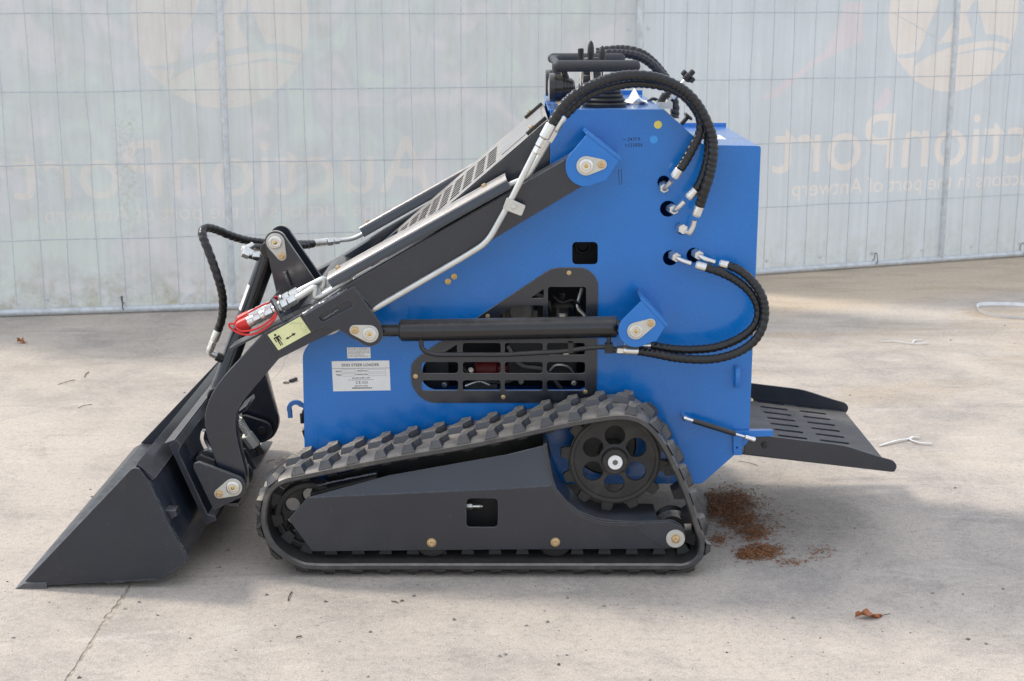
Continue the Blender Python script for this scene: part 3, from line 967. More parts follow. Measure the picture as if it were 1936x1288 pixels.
# folded side flanges of the cover
fl_poly = [(cl2[0], cl2[1] - 0.004), (cu_[0], cu_[1] - 0.004), (pxs(1040, 226)[0], cu_[1] - 0.01), pxs(1040, 345), pxs(700, 566), pxs(640, 605), (cl2[0], cl2[1] - 0.03)]
part('cover_flange', MB().plate([fl_poly], 0.222, 0.227, 0.0015), 'charcoal_clean', cover)
part('cover_flange', MB().plate([fl_poly], y1 - 0.005, y1, 0.0015), 'charcoal_clean', cover)
# latches at the cover's top edge
for (q, yy) in (((1030, 205), 0.26), ((1022, 176), 0.80)):
    s_, y_ = Lc - 0.022, yy
    part('latch', MB().slab([rnd([(s_ - 0.045, yy - 0.01), (s_ + 0.02, yy - 0.01), (s_ + 0.02, yy + 0.01), (s_ - 0.045, yy + 0.01)], 0.004)], M, 0.0, 0.009, 0.001), 'cast', cover)
    pc = M @ Vector((s_ - 0.025, yy, 0.009))
    part('bolt', bolt_mb(pc, 0.0055, 0.8, e3), 'bolt', cover)

# ---- things seen inside the vents -------------------------------------------
xa, xb = pxs(780, 700)[0], pxs(1135, 700)[0]
za, zb = pxs(900, 760)[1], pxs(900, 500)[1]
ymid = 0.46
part('engine_bay_wall', MB().box((xa - 0.05, ymid, za - 0.02), (xb + 0.04, ymid + 0.01, zb + 0.03)), 'dark')
part('engine_block', MB().plate([rnd([pxs(960, 735), pxs(1095, 735), pxs(1095, 660), pxs(960, 660)], 0.01)], 0.30, 0.44, 0.006), 'dark')
part('air_filter', MB().cyl(at(985, 590, 0.34), at(985, 590, 0.34) + Vector((0.0, 0.1, 0)), 0.035, 24, 0.006).box(at(958, 600, 0.36), at(1015, 576, 0.44)), 'engine')
part('oil_filter', MB().lathe(at(1065, 612, 0.30), (0, 0, 1), [(0, 0.03), (0.004, 0.033), (0.05, 0.033), (0.055, 0.028), (0.06, 0.012), (0.085, 0.012)], 20), 'black')
part('clamp_ring', MB().lathe(at(1064, 600, 0.275), (0, 0, 1), [(0, 0.014), (0.012, 0.014)], 16), 'zinc')
part('fuel_line', MB().sweep(crom([at(1100, 545, 0.29), at(1092, 580, 0.28), at(1106, 600, 0.28), at(1098, 640, 0.29)], 0.006), 0.005, 8), 'tube')
part('pump_body', MB().lathe(at(897, 697, 0.35), (1, 0, 0), [(0, 0.018), (0.006, 0.024), (0.06, 0.024), (0.065, 0.014), (0.1, 0.014)], 18), 'red_dull')
part('manifold', MB().box(at(880, 735, 0.36), at(940, 714, 0.42)), 'engine')
part('cooling_fan', MB().plate([circ(XZ([(1000, 600)], 0.40)[0], 0.075, 36), circ(XZ([(1000, 600)], 0.40)[0], 0.062, 36)], 0.395, 0.41, 0.003), 'engine')
for k_, (pp, mt_) in enumerate((([(870, 690, .30), (900, 716, .29), (960, 722, .30), (1010, 690, .31)], 'rubber_black'), ([(960, 655, .30), (985, 690, .28), (1030, 700, .29), (1062, 735, .31)], 'engine'),
                                 ([(1040, 700, .27), (1052, 690, .26), (1075, 694, .27), (1090, 715, .29)], 'tube'), ([(880, 730, .29), (905, 722, .28), (925, 728, .29)], 'zinc'), ([(1046, 560, .28), (1062, 572, .27), (1085, 568, .27), (1104, 590, .28)], 'rubber_black'))):
    part('engine_hose', MB().sweep(crom([at(*q) for q in pp], 0.005), 0.0055 if k_ < 2 else 0.0032, 8), mt_)
for q in ((890, 700, .30), (985, 722, .31), (1070, 668, .30), (1085, 725, .29), (840, 728, .32)):
    part('bolt', bolt_mb(at(*q), 0.006, 0.8), 'zinc')
part('battery', MB().box(at(805, 732, 0.33), at(850, 650, 0.42)), 'rubber_black')

# ---- vent grille -------------------------------------------------------------
YG = YN - 0.004
gout = [(777, 686), (800, 668), (1040, 509), (1056, 506), (1109, 506), (1131, 528), (1128, 762), (806, 762), (777, 733)]
gl = [rnd(XZ(gout, YG), [0.02, 0.02, 0.012, 0.01, 0.03, 0.03, 0.01, 0.04, 0.04])]
for x0_, x1_ in ((797, 866), (875, 946.5), (954.5, 1026), (1034, 1106)):
    for v0, v1 in ((719.5, 738.5), (685, 706), (649, 671)):
        if v0 == 649 and x0_ == 797:
            continue
        gl.append(rnd(XZ([(x0_, v0), (x1_, v0), (x1_, v1), (x0_, v1)], YG), 0.008, 4))
gl.append(rnd(XZ([(1036, 543), (1108, 543), (1108, 640), (1036, 640)], YG), 0.008, 4))
gl.append(rnd(XZ([(1003, 564), (1028, 547), (1028, 564)], YG), 0.003, 3))
gl.append(rnd(XZ([(944, 598), (970, 578), (1027, 578), (1027, 640), (944, 640)], YG), 0.004, 3))
gl.append(rnd(XZ([(838, 668), (864, 652), (864, 668)], YG), 0.003, 3))
grille = part('vent_grille', MB().plate(gl, YG, YN - 0.0005, 0.001), 'charcoal_clean')
for q in zG((868, 225), (250, 555), (368, 1170), (993, 1130)) + zF((968, 650),):
    p = at(*q, YG)
    part('screw', bolt_mb(p, 0.0048, 0.5), 'bolt', grille)
# square recess: round bung on an added wide dark disc that blackens the hole
p = at(1106, 479, YN)
part('dark_disc_bung', MB().lathe(p + Vector((0, 0.13, 0)), (0, -1, 0), [(0, 0.10), (0.012, 0.10), (0.013, 0.024), (0.02, 0.022), (0.02, 0.015), (0.008, 0.013)], 28), 'dark')
for q in ((847, 532.5), (858.5, 523)):
    part('bolt', bolt_mb(at(*q, YN), 0.0062, 0.7), 'brass')

# ---- labels and marks on the side panel --------------------------------------
def decal(name, pts, Y, mat, parent, t=0.0007, r=0.0):
    lp = XZ(pts, Y)
    return part(name, MB().plate([rnd(lp, r) if r else lp], Y - t, Y, 0.0001), mat, parent, smooth=False)

def flat_on(loops, Y, nm, mat, parent, t=0.0003):
    return part(nm, MB().plate(loops, Y - t, Y, 0.0), mat, parent, smooth=False)

lab = decal('type_plate', [(627, 683), (736, 681.5), (738.5, 738), (630, 740)], YN, 'white', side, 0.0012)
YL = YN - 0.0012

def mapq(q, Y):
    """unit square -> quad measured in pixels on plane Y"""
    P = [Vector(XZ([p], Y)[0]) for p in q]
    return lambda u, v: tuple(P[0] * (1 - u) * (1 - v) + P[1] * u * (1 - v) + P[2] * u * v + P[3] * (1 - u) * v)
mq = mapq([(630, 740), (738.5, 738), (736, 681.5), (627, 683)], YL)

def line_text(s, u0, u1, v0, hgt, m, Y, parent, mat='ink', sp=1.0):
    lp = fit_text(s, 0, 1, 0, sp, None, 0.011 if len(s) > 3 else 0.004)
    b = bounds(lp)
    lp = [[m(u0 + (u1 - u0) * p[0], v0 + hgt * p[1] / b[3]) for p in l] for l in lp]
    return flat_on(lp, Y, 'lettering', mat, parent)

def bar(u0, v0, u1, v1, m, Y, parent, mat='ink', nm='printed_line'):
    return flat_on([[m(u0, v0), m(u1, v0), m(u1, v1), m(u0, v1)]], Y, nm, mat, parent)
LP = lab
line_text('SKID STEER LOADER', 0.17, 0.82, 0.82, 0.085, mq, YL, side)
bar(0.0, 0.742, 1.0, 0.752, mq, YL, side)
line_text('Model', 0.065, 0.145, 0.635, 0.05, mq, YL, side)
line_text('Rated Power', 0.44, 0.61, 0.645, 0.05, mq, YL, side)
line_text('Weight', 0.065, 0.155, 0.52, 0.05, mq, YL, side)
line_text('Production Date', 0.40, 0.615, 0.525, 0.05, mq, YL, side)

def frame_box(u0, v0, u1, v1):
    a, w = 0.004, 0.007
    o = [mq(u0, v0), mq(u1, v0), mq(u1, v1), mq(u0, v1)]
    i = [mq(u0 + a, v0 + w), mq(u1 - a, v0 + w), mq(u1 - a, v1 - w), mq(u0 + a, v1 - w)]
    flat_on([o, i], YL, 'printed_box', 'inkgrey', side)
frame_box(0.16, 0.62, 0.405, 0.71)
frame_box(0.62, 0.62, 0.93, 0.71)
frame_box(0.17, 0.49, 0.38, 0.58)
frame_box(0.62, 0.49, 0.93, 0.58)
for (u0, u1, v, h) in ((0.34, 0.66, 0.415, 0.028), (0.28, 0.72, 0.355, 0.022)):
    u = u0
    rgt = random.Random(int(v * 1000))
    while u < u1:
        w = rgt.uniform(0.012, 0.04)
        bar(u, v, min(u + w, u1), v + h * rgt.uniform(0.7, 1.1), mq, YL, side, 'inkgrey' if v < 0.4 else 'ink', 'illegible_print')
        u += w + 0.008
line_text('CE', 0.40, 0.485, 0.235, 0.085, mq, YL, side, 'ink', 1.15)
line_text('ISO', 0.51, 0.61, 0.24, 0.075, mq, YL, side, 'ink', 1.12)
line_text('MADE IN CHINA', 0.385, 0.61, 0.145, 0.038, mq, YL, side)
u = 0.335
rgt = random.Random(5)
while u < 0.66:
    w = rgt.uniform(0.012, 0.03)
    bar(u, 0.075, u + w, 0.105 + 0.01 * rgt.random(), mq, YL, side, 'ink', 'illegible_print')
    u += w + 0.007
lab2 = decal('rating_sticker', [(656, 657), (700, 657), (701, 677), (657, 677.5)], YN, 'white', side, 0.0012)
m2 = mapq([(657, 677.5), (701, 677), (700, 657), (656, 657)], YL)
for j in range(7):
    u = 0.04
    v = 0.88 - j * 0.125
    while u < (0.93 if j not in (4, 5) else 0.65):
        w = rgt.uniform(0.03, 0.12)
        bar(u, v, min(0.96, u + w), v + 0.045, m2, YL, side, 'inkgrey', 'illegible_print')
        u += w + 0.03
for (q, mt) in (((1244, 236), 'dot_yellow'), ((1236, 264), 'dot_blue')):
    flat_on([circ(XZ([q], YN)[0], 7.4 * s2, 24)], YN, 'round_sticker', mt, side, 0.0006)
# marker-pen numbers
STROKE = {'2': [(0, .8), (.3, 1), (.6, .8), (.1, .1), (0, 0), (.65, .05)], '4': [(.2, 1), (0, .4), (.6, .45), (.5, .9), (.5, 0)], '7': [(0, 1), (.6, .95), (.25, 0)],
          '1': [(.1, .8), (.3, 1), (.25, 0)], '9': [(.55, .9), (.1, .95), (.1, .55), (.55, .6), (.55, .9), (.45, 0)], '5': [(.6, 1), (.15, 1), (.1, .6), (.5, .55), (.5, .1), (0, .05)],
          '3': [(0, .95), (.5, 1), (.2, .55), (.55, .4), (.4, 0), (0, .05)], '8': [(.5, .9), (.1, .9), (.5, .3), (.3, 0), (.05, .3), (.5, .9)],
          '0': [(.3, 1), (.05, .5), (.3, 0), (.55, .5), (.3, 1)], '6': [(.5, 1), (.1, .5), (.15, .05), (.5, .1), (.45, .45), (.1, .4)], '-': [(0, .6), (.35, .5), (.7, .6)]}

def marker(s, x, y, w, h, tilt=0.0):
    for k, ch in enumerate(s):
        if ch == ' ':
            continue
        pts = []
        for a, b in STROKE[ch]:
            q = XZ([(x + (k + a) * w, y - b * h - tilt * k)], YN)[0]
            pts.append((q[0], YN - 0.0002, q[1]))
        part('marker_stroke', MB().sweep(crom(pts, 0.0015), 0.0006, 5), 'ink', side)
marker('-', 1177, 267, 9, 6)
marker('24719', 1187, 267, 4.8, 6.5, 0.1)
marker('1535806', 1182, 279, 4.9, 6.5, 0.35)
# laser-cut slits beside the bracket and at the edges
for a, b in zB((715, 985), (722, 1095)), zB((735, 985), (741, 1100)):
    q0, q1 = XZ([a], YN)[0], XZ([b], YN)[0]
    part('slit', MB().plate([[(q0[0], q0[1]), (q0[0] + 0.0012, q0[1]), (q1[0] + 0.0012, q1[1]), (q1[0], q1[1])]], YN - 0.0003, YN, 0.0), 'ink', side, smooth=False)

# ---- pivot brackets on the body's side ---------------------------------------
YB = 0.078
def bracket(px_poly, c, r, flange_a, flange_b, nm, a0, a1, depth_top):
    sB = scale_at(YB, c[1])
    cc = XZ([c], YB)[0]
    arc = circ(cc, r * sB, 20, rad(a0), rad(a1))
    outl = arc + XZ(px_poly, YB)
    mb = MB().plate([outl], YB, YB + 0.010, 0.002)
    fa, fb = Vector(XZ([flange_a], YB)[0]), Vector(XZ([flange_b], YB)[0])
    dd = (fb - fa).normalized()
    nn = Vector((dd.y, -dd.x)) * -0.008
    fa, fb = fa - dd * 0.004, fb + dd * 0.002
    mb.plate([[tuple(fa), tuple(fb), tuple(fb + nn), tuple(fa + nn)]], YB - 0.001, YN, 0.0015)
    br = part(nm, mb, 'blue')
    return br
b1 = bracket([(1146, 341), (1171, 304), (1109, 255)], (1107, 315), 38, (1109, 255), (1171, 304), 'arm_bracket', 128, 300, 0)
pin_set(b1, (1108, 313.5), (1137, 311), YB, 18.5, 10)
b2 = bracket([(1242, 644), (1258, 617), (1213, 569)], (1202, 625), 33, (1213, 569), (1258, 617), 'cylinder_bracket', 128, 300, 0)
pin_set(b2, (1202, 625.5), (1230, 611), YB, 16.5, 9)
for b_ in (b1, b2):
    far_copy(b_)
# welds where the flanges meet the side panel
for a, b in (((1102, 246), (1167, 295)), ((1208, 555), (1255, 607))):
    p, q = at(*a, YN - 0.002), at(*b, YN - 0.002)
    pts = [p.lerp(q, t / 14) + Vector((random.gauss(0, .0008), 0, random.gauss(0, .0008))) for t in range(15)]
    part('weld_bead', MB().sweep(pts, 0.004, 7, lambda s, t: 0.004 + 0.0012 * math.sin(s * 900)), 'blue', b1 if a[1] < 400 else b2)

# ---- lift arms ----------------------------------------------------------------
YA0, YA1 = 0.092, 0.166
arm_poly = [(1126, 275), (1126, 340), (1097, 355), (748, 563), (641, 624), (581, 652), (527, 679), (498, 631), (569, 594), (668, 531), (1067, 302), (1105, 279)]
arm = part('lift_arm', MB().plate([XZ(arm_poly, YA0)], YA0, YA1, 0.003), 'charcoal')
leg_poly = [(499, 630), (528, 678), (499, 712), (463, 753), (446, 778), (445, 812), (452, 846), (466, 900), (466, 925), (455, 942), (440, 947), (425, 940), (412, 885), (398, 846), (387, 812), (387, 781), (397, 750), (418, 717)]
YLG = 0.098
leg = part('arm_leg', MB().plate([rnd(XZ(leg_poly, YLG), [0, 0, 0.02, 0.04, 0.03, 0.03, 0.02, 0.03, 0.03, 0.03, 0.03, 0.03, 0.02, 0.03, 0.05, 0.05, 0.05, 0.03])], YLG, YLG + 0.045, 0.002), 'charcoal')
# far leg of the fork
leg2 = [(455, 720), (490, 690), (499, 700), (525, 800), (524, 815), (516, 828), (497, 838), (478, 838), (462, 800), (450, 760)]
YL2 = 0.585
o = part('arm_leg', MB().plate([rnd(XZ(leg2, YL2), [0, 0.01, 0.02, 0.02, 0.02, 0.02, 0.02, 0.02, 0.01, 0])], YL2, YL2 + 0.05, 0.002), 'charcoal')
p = at(497, 812, YL2)
part('pivot_pin', MB().lathe(p + Vector((0, 0.01, 0)), (0, -1, 0), [(0, 0.022), (0.014, 0.022), (0.016, 0.018), (0.022, 0.012)], 24), 'cast', o)
# knuckle plate
YK = YA0 - 0.010
sk = scale_at(YK, 630)
kc = XZ([(699, 631)], YK)[0]
kpoly = XZ([(589, 627), (574, 596), (668, 541), (721, 612)], YK) + circ(kc, 25 * sk, 14, rad(28), rad(-118)) + XZ([(668, 641), (640, 623), (612, 619)], YK)
slot = tear(XZ([(611, 601)], YK)[0], 7 * sk, XZ([(659, 575)], YK)[0], 7 * sk)
kn = part('knuckle_plate', MB().plate([kpoly, slot], YK, YA0 + 0.0, 0.002), 'charcoal', arm)
pin_set(arm, (699, 631), (671, 624), YK, 17, 10)
# weld beads along the knuckle plate
def weld(pts, r, parent, Y, mat='weld'):
    P = resample([at(a, b, Y) for a, b in pts], 0.004)
    P = [q + Vector((random.gauss(0, .0006), 0, random.gauss(0, .0006))) for q in P]
    part('weld_bead', MB().sweep(P, r, 7, lambda s, t: r * (1 + 0.28 * math.sin(s * 700))), mat, parent)
weld([(572, 595), (600, 578), (640, 557), (657, 547)], 0.0042, arm, YA0 - 0.001)
weld([(612, 603), (640, 585)], 0.0028, arm, YA0 - 0.001)
weld([(669, 541), (681, 557), (694, 571)], 0.003, arm, YA0 - 0.001, 'charcoal')
# pictogram label
dq = [(526.5, 662.5), (588, 628), (567.5, 598.5), (506, 633)]
YD = YA0
decal('warning_label', [dq[0], dq[1], dq[2], dq[3]], YD, 'yellow', arm, 0.0012)
YD2 = YD - 0.0012
md = mapq([dq[0], dq[1], dq[2], dq[3]], YD2)
zq = zm(490, 580, 14.31)
def ink_poly(pts, mat='ink', nm='pictogram'):
    flat_on([XZ(zq(*pts), YD2)], YD2, nm, mat, arm)
flat_on([circ(XZ(zq((432, 768)), YD2)[0], 2.3 * scale_at(YD2), 16)], YD2, 'pictogram', 'ink', arm)
ink_poly([(385, 850), (540, 768), (612, 880), (590, 892), (545, 822), (520, 835), (650, 1020), (628, 1035), (555, 920), (540, 930), (608, 1048), (582, 1060), (455, 860), (432, 872), (490, 958), (465, 970)])
ink_poly([(715, 885), (765, 808), (775, 835), (895, 757), (880, 722), (990, 715), (945, 795), (930, 772), (800, 852), (815, 872)])
for l in ([(810, 490), (900, 430), (1190, 445), (1180, 462), (905, 450), (820, 498)], [(1090, 545), (1140, 470), (1150, 478), (1105, 550)], [(1130, 560), (1160, 640), (1150, 645), (1120, 565)]):
    ink_poly(l, 'olive')
c_ = XZ(zq((1250, 632)), YD2)[0]
rr_ = scale_at(YD2)
flat_on([circ(c_, 5.2 * rr_, 20), circ(c_, 4.6 * rr_, 20)], YD2, 'pictogram', 'olive', arm)
flat_on([circ(c_, 2.2 * rr_, 16), circ(c_, 1.4 * rr_, 16)], YD2, 'pictogram', 'olive', arm)

# cover strip for the pipes on top of the arm
ca, cb = at(628, 545, 0.080), at(967, 356, 0.080)
ev = (cb - ca).normalized()
up = Vector((-ev.z, 0, ev.x))
def along(s, y, h):
    return ca + ev * s + Vector((0, y - 0.080, 0)) + up * h
Ls = (cb - ca).length
mb = MB()
prof = [(0.080, 0.0), (0.080, 0.020), (0.086, 0.028), (0.150, 0.034), (0.158, 0.028), (0.158, 0.0), (0.155, 0.0), (0.155, 0.026), (0.149, 0.031), (0.088, 0.025), (0.083, 0.019), (0.083, 0.0)]
vs = [along(s, y, h) for s in (0, Ls) for y, h in prof]
m_ = len(prof)
fs = [(k, (k + 1) % m_, m_ + (k + 1) % m_, m_ + k) for k in range(m_)] + [tuple(range(m_))[::-1], tuple(range(m_, 2 * m_))]
mb.add(vs, fs)
strip = part('pipe_cover', mb, 'charcoal_clean', arm, angle=60)
for s in (0.03, Ls - 0.06):
    part('bolt', bolt_mb(along(s, 0.13, 0.033), 0.006, 0.8, up), 'bolt', arm)
far_arm = far_copy(arm)
# cross tube between the arms
ct = at(585, 612, 0.12)
part('cross_tube', MB().cyl((ct.x, YA1, ct.z), (ct.x, 2 * YC - YA1, ct.z), 0.043, 32), 'charcoal')

# ---- tilt bracket, tilt cylinder ------------------------------------------------
YT1, YT2 = 0.465, 0.565
st = scale_at(YT1, 458)
tc_ = XZ([(521, 457)], YT1)[0]
tp = circ(tc_, 20.5 * st, 16, rad(180), rad(22)) + XZ([(602, 540), (620, 575), (560, 612), (528, 580)], YT1)
tb = part('tilt_bracket', MB().plate([tp], YT1, YT1 + 0.014, 0.002), 'charcoal_clean')
part('bracket_plate', MB().plate([tp], YT2, YT2 + 0.014, 0.002), 'charcoal_clean', tb)
pin_set(tb, (521, 458), (533, 484), YT1, 17.5, 9)
a, b = at(538, 515, YT1 - 0.014), at(549, 542, YT1 - 0.014)
part('stiffener', MB().plate([[(a.x - 0.004, a.z), (a.x + 0.004, a.z + 0.001), (b.x + 0.004, b.z), (b.x - 0.004, b.z)]], YT1 - 0.02, YT1 + 0.001, 0.001), 'charcoal_clean', tb)
YTC = 0.527
t0, t1 = at(512, 470, YTC), at(412, 745, YTC)
td = (t1 - t0).normalized()
TL = (t1 - t0).length
tilt = part('tilt_cylinder', MB().lathe(t0 + td * 0.02, td, [(0, 0.012), (0.004, 0.026), (TL * 0.86, 0.026), (TL * 0.865, 0.0275), (TL * 0.92, 0.0275), (TL * 0.925, 0.024)], 28), 'black')
part('clevis', MB().cyl(t0 - Vector((0, 0.03, 0)), t0 + Vector((0, 0.03, 0)), 0.026, 24, 0.003), 'black', tilt)
part('piston_rod', MB().cyl(t0 + td * (TL * 0.90), t1, 0.014, 18), 'chrome', tilt)
part('rod_eye', MB().cyl(t1 - Vector((0, 0.03, 0)), t1 + Vector((0, 0.03, 0)), 0.026, 20, 0.003), 'black', tilt)
# paper sticker on the barrel
pa, pb = at(470, 536, YTC), at(457, 585, YTC)
side_v = Vector((-1, -0.35, 0)).normalized()
side_v = (side_v - td * side_v.dot(td)).normalized()
tv = td.cross(side_v)
mb = MB()
g = []
s0_, s1_ = (pa - t0).dot(td), (pb - t0).dot(td)
for s in (s0_, s1_):
    for k in range(5):
        an = -0.5 + k * 0.25
        g.append(t0 + td * s + (side_v * math.cos(an) + tv * math.sin(an)) * 0.0268)
mb.add(g, [(k, k + 1, k + 6, k + 5) for k in range(4)])
part('sticker', mb, 'white', tilt)

# ---- spiral-wrapped hoses ---------------------------------------------------------
def hose(name, pts, r, parent=LOADER, pitch=0.0150, ripple=0.21, seg=12, mat='hose'):
    P = resample(crom(pts, 0.004), pitch / 7)
    def rf(s, t):
        x = (s / pitch + 0.22 * math.sin(s * 31 + r * 9e3) + 0.13 * math.sin(s * 83) + t / (2 * math.pi)) % 1.0
        return r * (1 - ripple + ripple * (0.86 + 0.14 * math.sin(s * 57 + t)) * math.sin(math.pi * x) ** 0.6)
    return part(name, MB().sweep(P, r, seg, rf), mat, parent, angle=50)

def ferrule(p0, p1, r, parent, nut=True):
    """crimped hose end: collar, then a hexagon nut and the tail"""
    p0, p1 = Vector(p0), Vector(p1)
    d = (p1 - p0)
    L = d.length
    m = MB().lathe(p0, d, [(0, r * 0.95), (L * 0.06, r), (L * 0.62, r), (L * 0.66, r * 0.86), (L * 0.70, r * 0.86)], 18)
    part('ferrule', m, 'zinc', parent)
    if nut:
        part('nut', MB().hexnut(p0 + d * 0.70, p1, r * 1.02), 'zinc', parent)

def bent_tube(pts, r, parent, name='elbow', mat='zinc', fr=0.018):
    part(name, MB().sweep(resample(filletpath(pts, fr), 0.003), r, 14), mat, parent)

HR = 0.0135
def PZ(z, pts, Ys):
    """zoomed pixel path with a Y for the first and last point (or per point)"""
    q = z(*pts)
    n = len(q)
    if len(Ys) != n:
        Ys = [Ys[0] + (Ys[-1] - Ys[0]) * i / (n - 1) for i in range(n)]
    return [at(a, b, y) for (a, b), y in zip(q, Ys)]

# two hoses arching over the controls on the near side
h1 = hose('hose', PZ(zB, [(238, 660), (330, 520), (450, 425), (600, 355), (750, 318), (900, 316), (1050, 350), (1180, 418), (1280, 520), (1348, 640), (1388, 760), (1394, 880), (1374, 1000), (1336, 1130), (1298, 1248)],
          [0.07, 0.07, 0.075, 0.085, 0.10, 0.11, 0.12, 0.13, 0.14, 0.145, 0.145, 0.14, 0.14, 0.14, 0.15]), HR + 0.0006)
e0 = at(*zB((1298, 1248))[0], 0.15); e1_ = at(*zB((1262, 1350))[0], 0.155)
ferrule(e0, e1_, 0.0125, h1, False)
bent_tube([e1_, at(1310, 430, 0.16), at(1303, 444, 0.165), at(1292, 434, 0.185), at(1288, 430, 0.21)], 0.0068, h1)
part('nut', MB().hexnut(at(1292, 434, 0.172), at(1286, 431, 0.205), 0.0135), 'zinc', h1)
h2 = hose('hose', PZ(zB, [(330, 600), (410, 520), (500, 455), (640, 400), (800, 370), (950, 372), (1080, 400), (1190, 458), (1268, 545), (1306, 640), (1300, 730), (1255, 820), (1195, 925), (1155, 985)],
          [0.12, 0.12, 0.12, 0.13, 0.14, 0.15, 0.155, 0.16, 0.165, 0.17, 0.17, 0.165, 0.16, 0.155]), HR)
e0 = at(*zB((1155, 985))[0], 0.155); e1_ = at(*zB((1098, 1070))[0], 0.16)
ferrule(e0, e1_, 0.0125, h2, False)
bent_tube([e1_, at(1262, 351, 0.17), at(1256, 358, 0.18), at(1254, 352, 0.215), at(1254, 348, 0.25)], 0.0068, h2)
part('nut', MB().hexnut(at(1256, 357, 0.180), at(1254, 350, 0.21), 0.0125), 'zinc', h2)
h3 = hose('hose', PZ(zB, [(1272, 1132), (1310, 1062), (1345, 950), (1362, 850), (1352, 740), (1318, 640), (1255, 535), (1170, 450), (1060, 392), (930, 360), (780, 352), (640, 380), (500, 440)],
          [0.155, 0.16, 0.17, 0.18, 0.19, 0.195, 0.20, 0.20, 0.20, 0.20, 0.20, 0.19, 0.18]), HR - 0.0008)
e0 = at(*zB((1272, 1132))[0], 0.155); e1_ = at(*zB((1190, 1215))[0], 0.16)
ferrule(e0, e1_, 0.0125, h3, False)
bent_tube([e1_, at(1284, 391, 0.165), at(1276, 398, 0.175), at(1266, 395, 0.205), at(1262, 393, 0.25)], 0.0068, h3)
part('nut', MB().hexnut(at(1275, 397, 0.180), at(1268, 394, 0.207), 0.0135), 'zinc', h3)
# far pair arching behind the grab bars
h4 = hose('hose', PZ(zB, [(560, 150), (640, 135), (760, 128), (880, 158), (960, 215), (1025, 290), (1075, 370), (1105, 450), (1120, 540), (1118, 620)], [0.97, 0.97, 0.965, 0.95, 0.94, 0.93, 0.92, 0.915, 0.91, 0.905]), HR + 0.0012)
hose('hose', PZ(zB, [(560, 168), (660, 156), (780, 160), (890, 192), (970, 248), (1030, 318), (1075, 395), (1100, 480)], [0.93, 0.92, 0.91, 0.90, 0.89, 0.885, 0.88, 0.87]), HR + 0.0008)
# loop of two hoses to the lift cylinder
h6 = hose('hose', PZ(zH, [(563, 664), (640, 688), (730, 730), (810, 790), (862, 860), (882, 930), (866, 1000), (815, 1060), (730, 1112), (610, 1150), (470, 1164), (340, 1156), (225, 1138)],
          [0.165, 0.16, 0.155, 0.15, 0.145, 0.145, 0.145, 0.145, 0.145, 0.14, 0.14, 0.14, 0.14]), 0.0122)
h7 = hose('hose', PZ(zH, [(700, 650), (770, 682), (845, 745), (900, 830), (922, 930), (905, 1030), (850, 1115), (760, 1178), (640, 1214), (520, 1224), (380, 1212), (250, 1188), (150, 1170)],
          [0.165, 0.15, 0.14, 0.13, 0.125, 0.12, 0.12, 0.12, 0.12, 0.115, 0.115, 0.115, 0.115]), 0.0122)
for hh, pf, pe, hole in ((h6, (563, 664), (472, 640), (1268, 487)), (h7, (700, 650), (618, 632), (1312, 483))):
    a, b = at(*zH(pf)[0], 0.165), at(*zH(pe)[0], 0.17)
    ferrule(a, b, 0.0115, hh, False)
    k = 34 if hh is h6 else 30
    bent_tube([b, at(hole[0] + k * 0.62, hole[1] + 6, 0.175), at(hole[0] + k * 0.3, hole[1] - 1, 0.185), at(hole[0] + 4, hole[1] - 2, 0.26)], 0.0066, hh, fr=0.02)
    part('nut', MB().hexnut(at(hole[0] + k * 0.34, hole[1] + 0.5, 0.182), at(hole[0] + k * 0.08, hole[1] - 5, 0.212), 0.013), 'zinc', hh)
for hh, pf, pe in ((h7, (150, 1170), (20, 1165)),):
    a, b = at(*zH(pf)[0], 0.115), at(*zH(pe)[0], 0.115)
    ferrule(a, b, 0.0115, hh)
a, b = at(*zH((225, 1138))[0], 0.14), at(*zH((60, 1130))[0], 0.14)
ferrule(a, b, 0.0105, h6)

# ---- lift cylinder -------------------------------------------------------------------
YLC = 0.128
c0, c1 = at(757, 625, YLC), at(1166, 618, YLC)
cd = (c1 - c0).normalized()
CL = (c1 - c0).length
lift = part('lift_cylinder', MB().lathe(c0, cd, [(0, 0.0175), (0.001, 0.0275), (0.003, 0.0285), (0.055, 0.0285), (0.056, 0.0282), (CL - 0.004, 0.0282), (CL - 0.001, 0.0265), (CL, 0.016)], 36), 'black')
for s in (0.058, 0.113):
    part('barrel_seam', MB().lathe(c0 + cd * s, cd, [(-0.0006, 0.0281), (-0.0004, 0.02875), (0.0004, 0.02875), (0.0006, 0.0281)], 36), 'black', lift)
part('wiper_ring', MB().lathe(c0 - cd * 0.004, cd, [(0, 0.017), (0.001, 0.0215), (0.005, 0.0215)], 28), 'cast', lift)
part('piston_rod', MB().cyl(at(700, 626, YLC), c0 + cd * 0.01, 0.0155, 24), 'black', lift)
part('rod_eye', MB().cyl(at(699, 631, YLC) - Vector((0, 0.024, 0)), at(699, 631, YLC) + Vector((0, 0.024, 0)), 0.024, 22, 0.003), 'black', lift)
e_ = at(1202, 625, YLC)
part('rear_eye', MB().cyl(e_ - Vector((0, 0.03, 0)), e_ + Vector((0, 0.03, 0)), 0.027, 22, 0.003).cyl(c1 - cd * 0.004, e_, 0.019, 16), 'black', lift)
hl_pts = [at(796, 640, YLC - 0.012), at(797, 662, YLC - 0.012), at(822, 671, YLC - 0.012), at(950, 671, YLC - 0.012), at(1062, 665, YLC - 0.012), at(1120, 657, YLC - 0.012), at(1146, 656, YLC - 0.012)]
part('hard_line', MB().sweep(resample(filletpath(hl_pts, 0.03), 0.005), 0.0062, 12), 'black', lift)
q = at(1151, 658, YLC - 0.012)
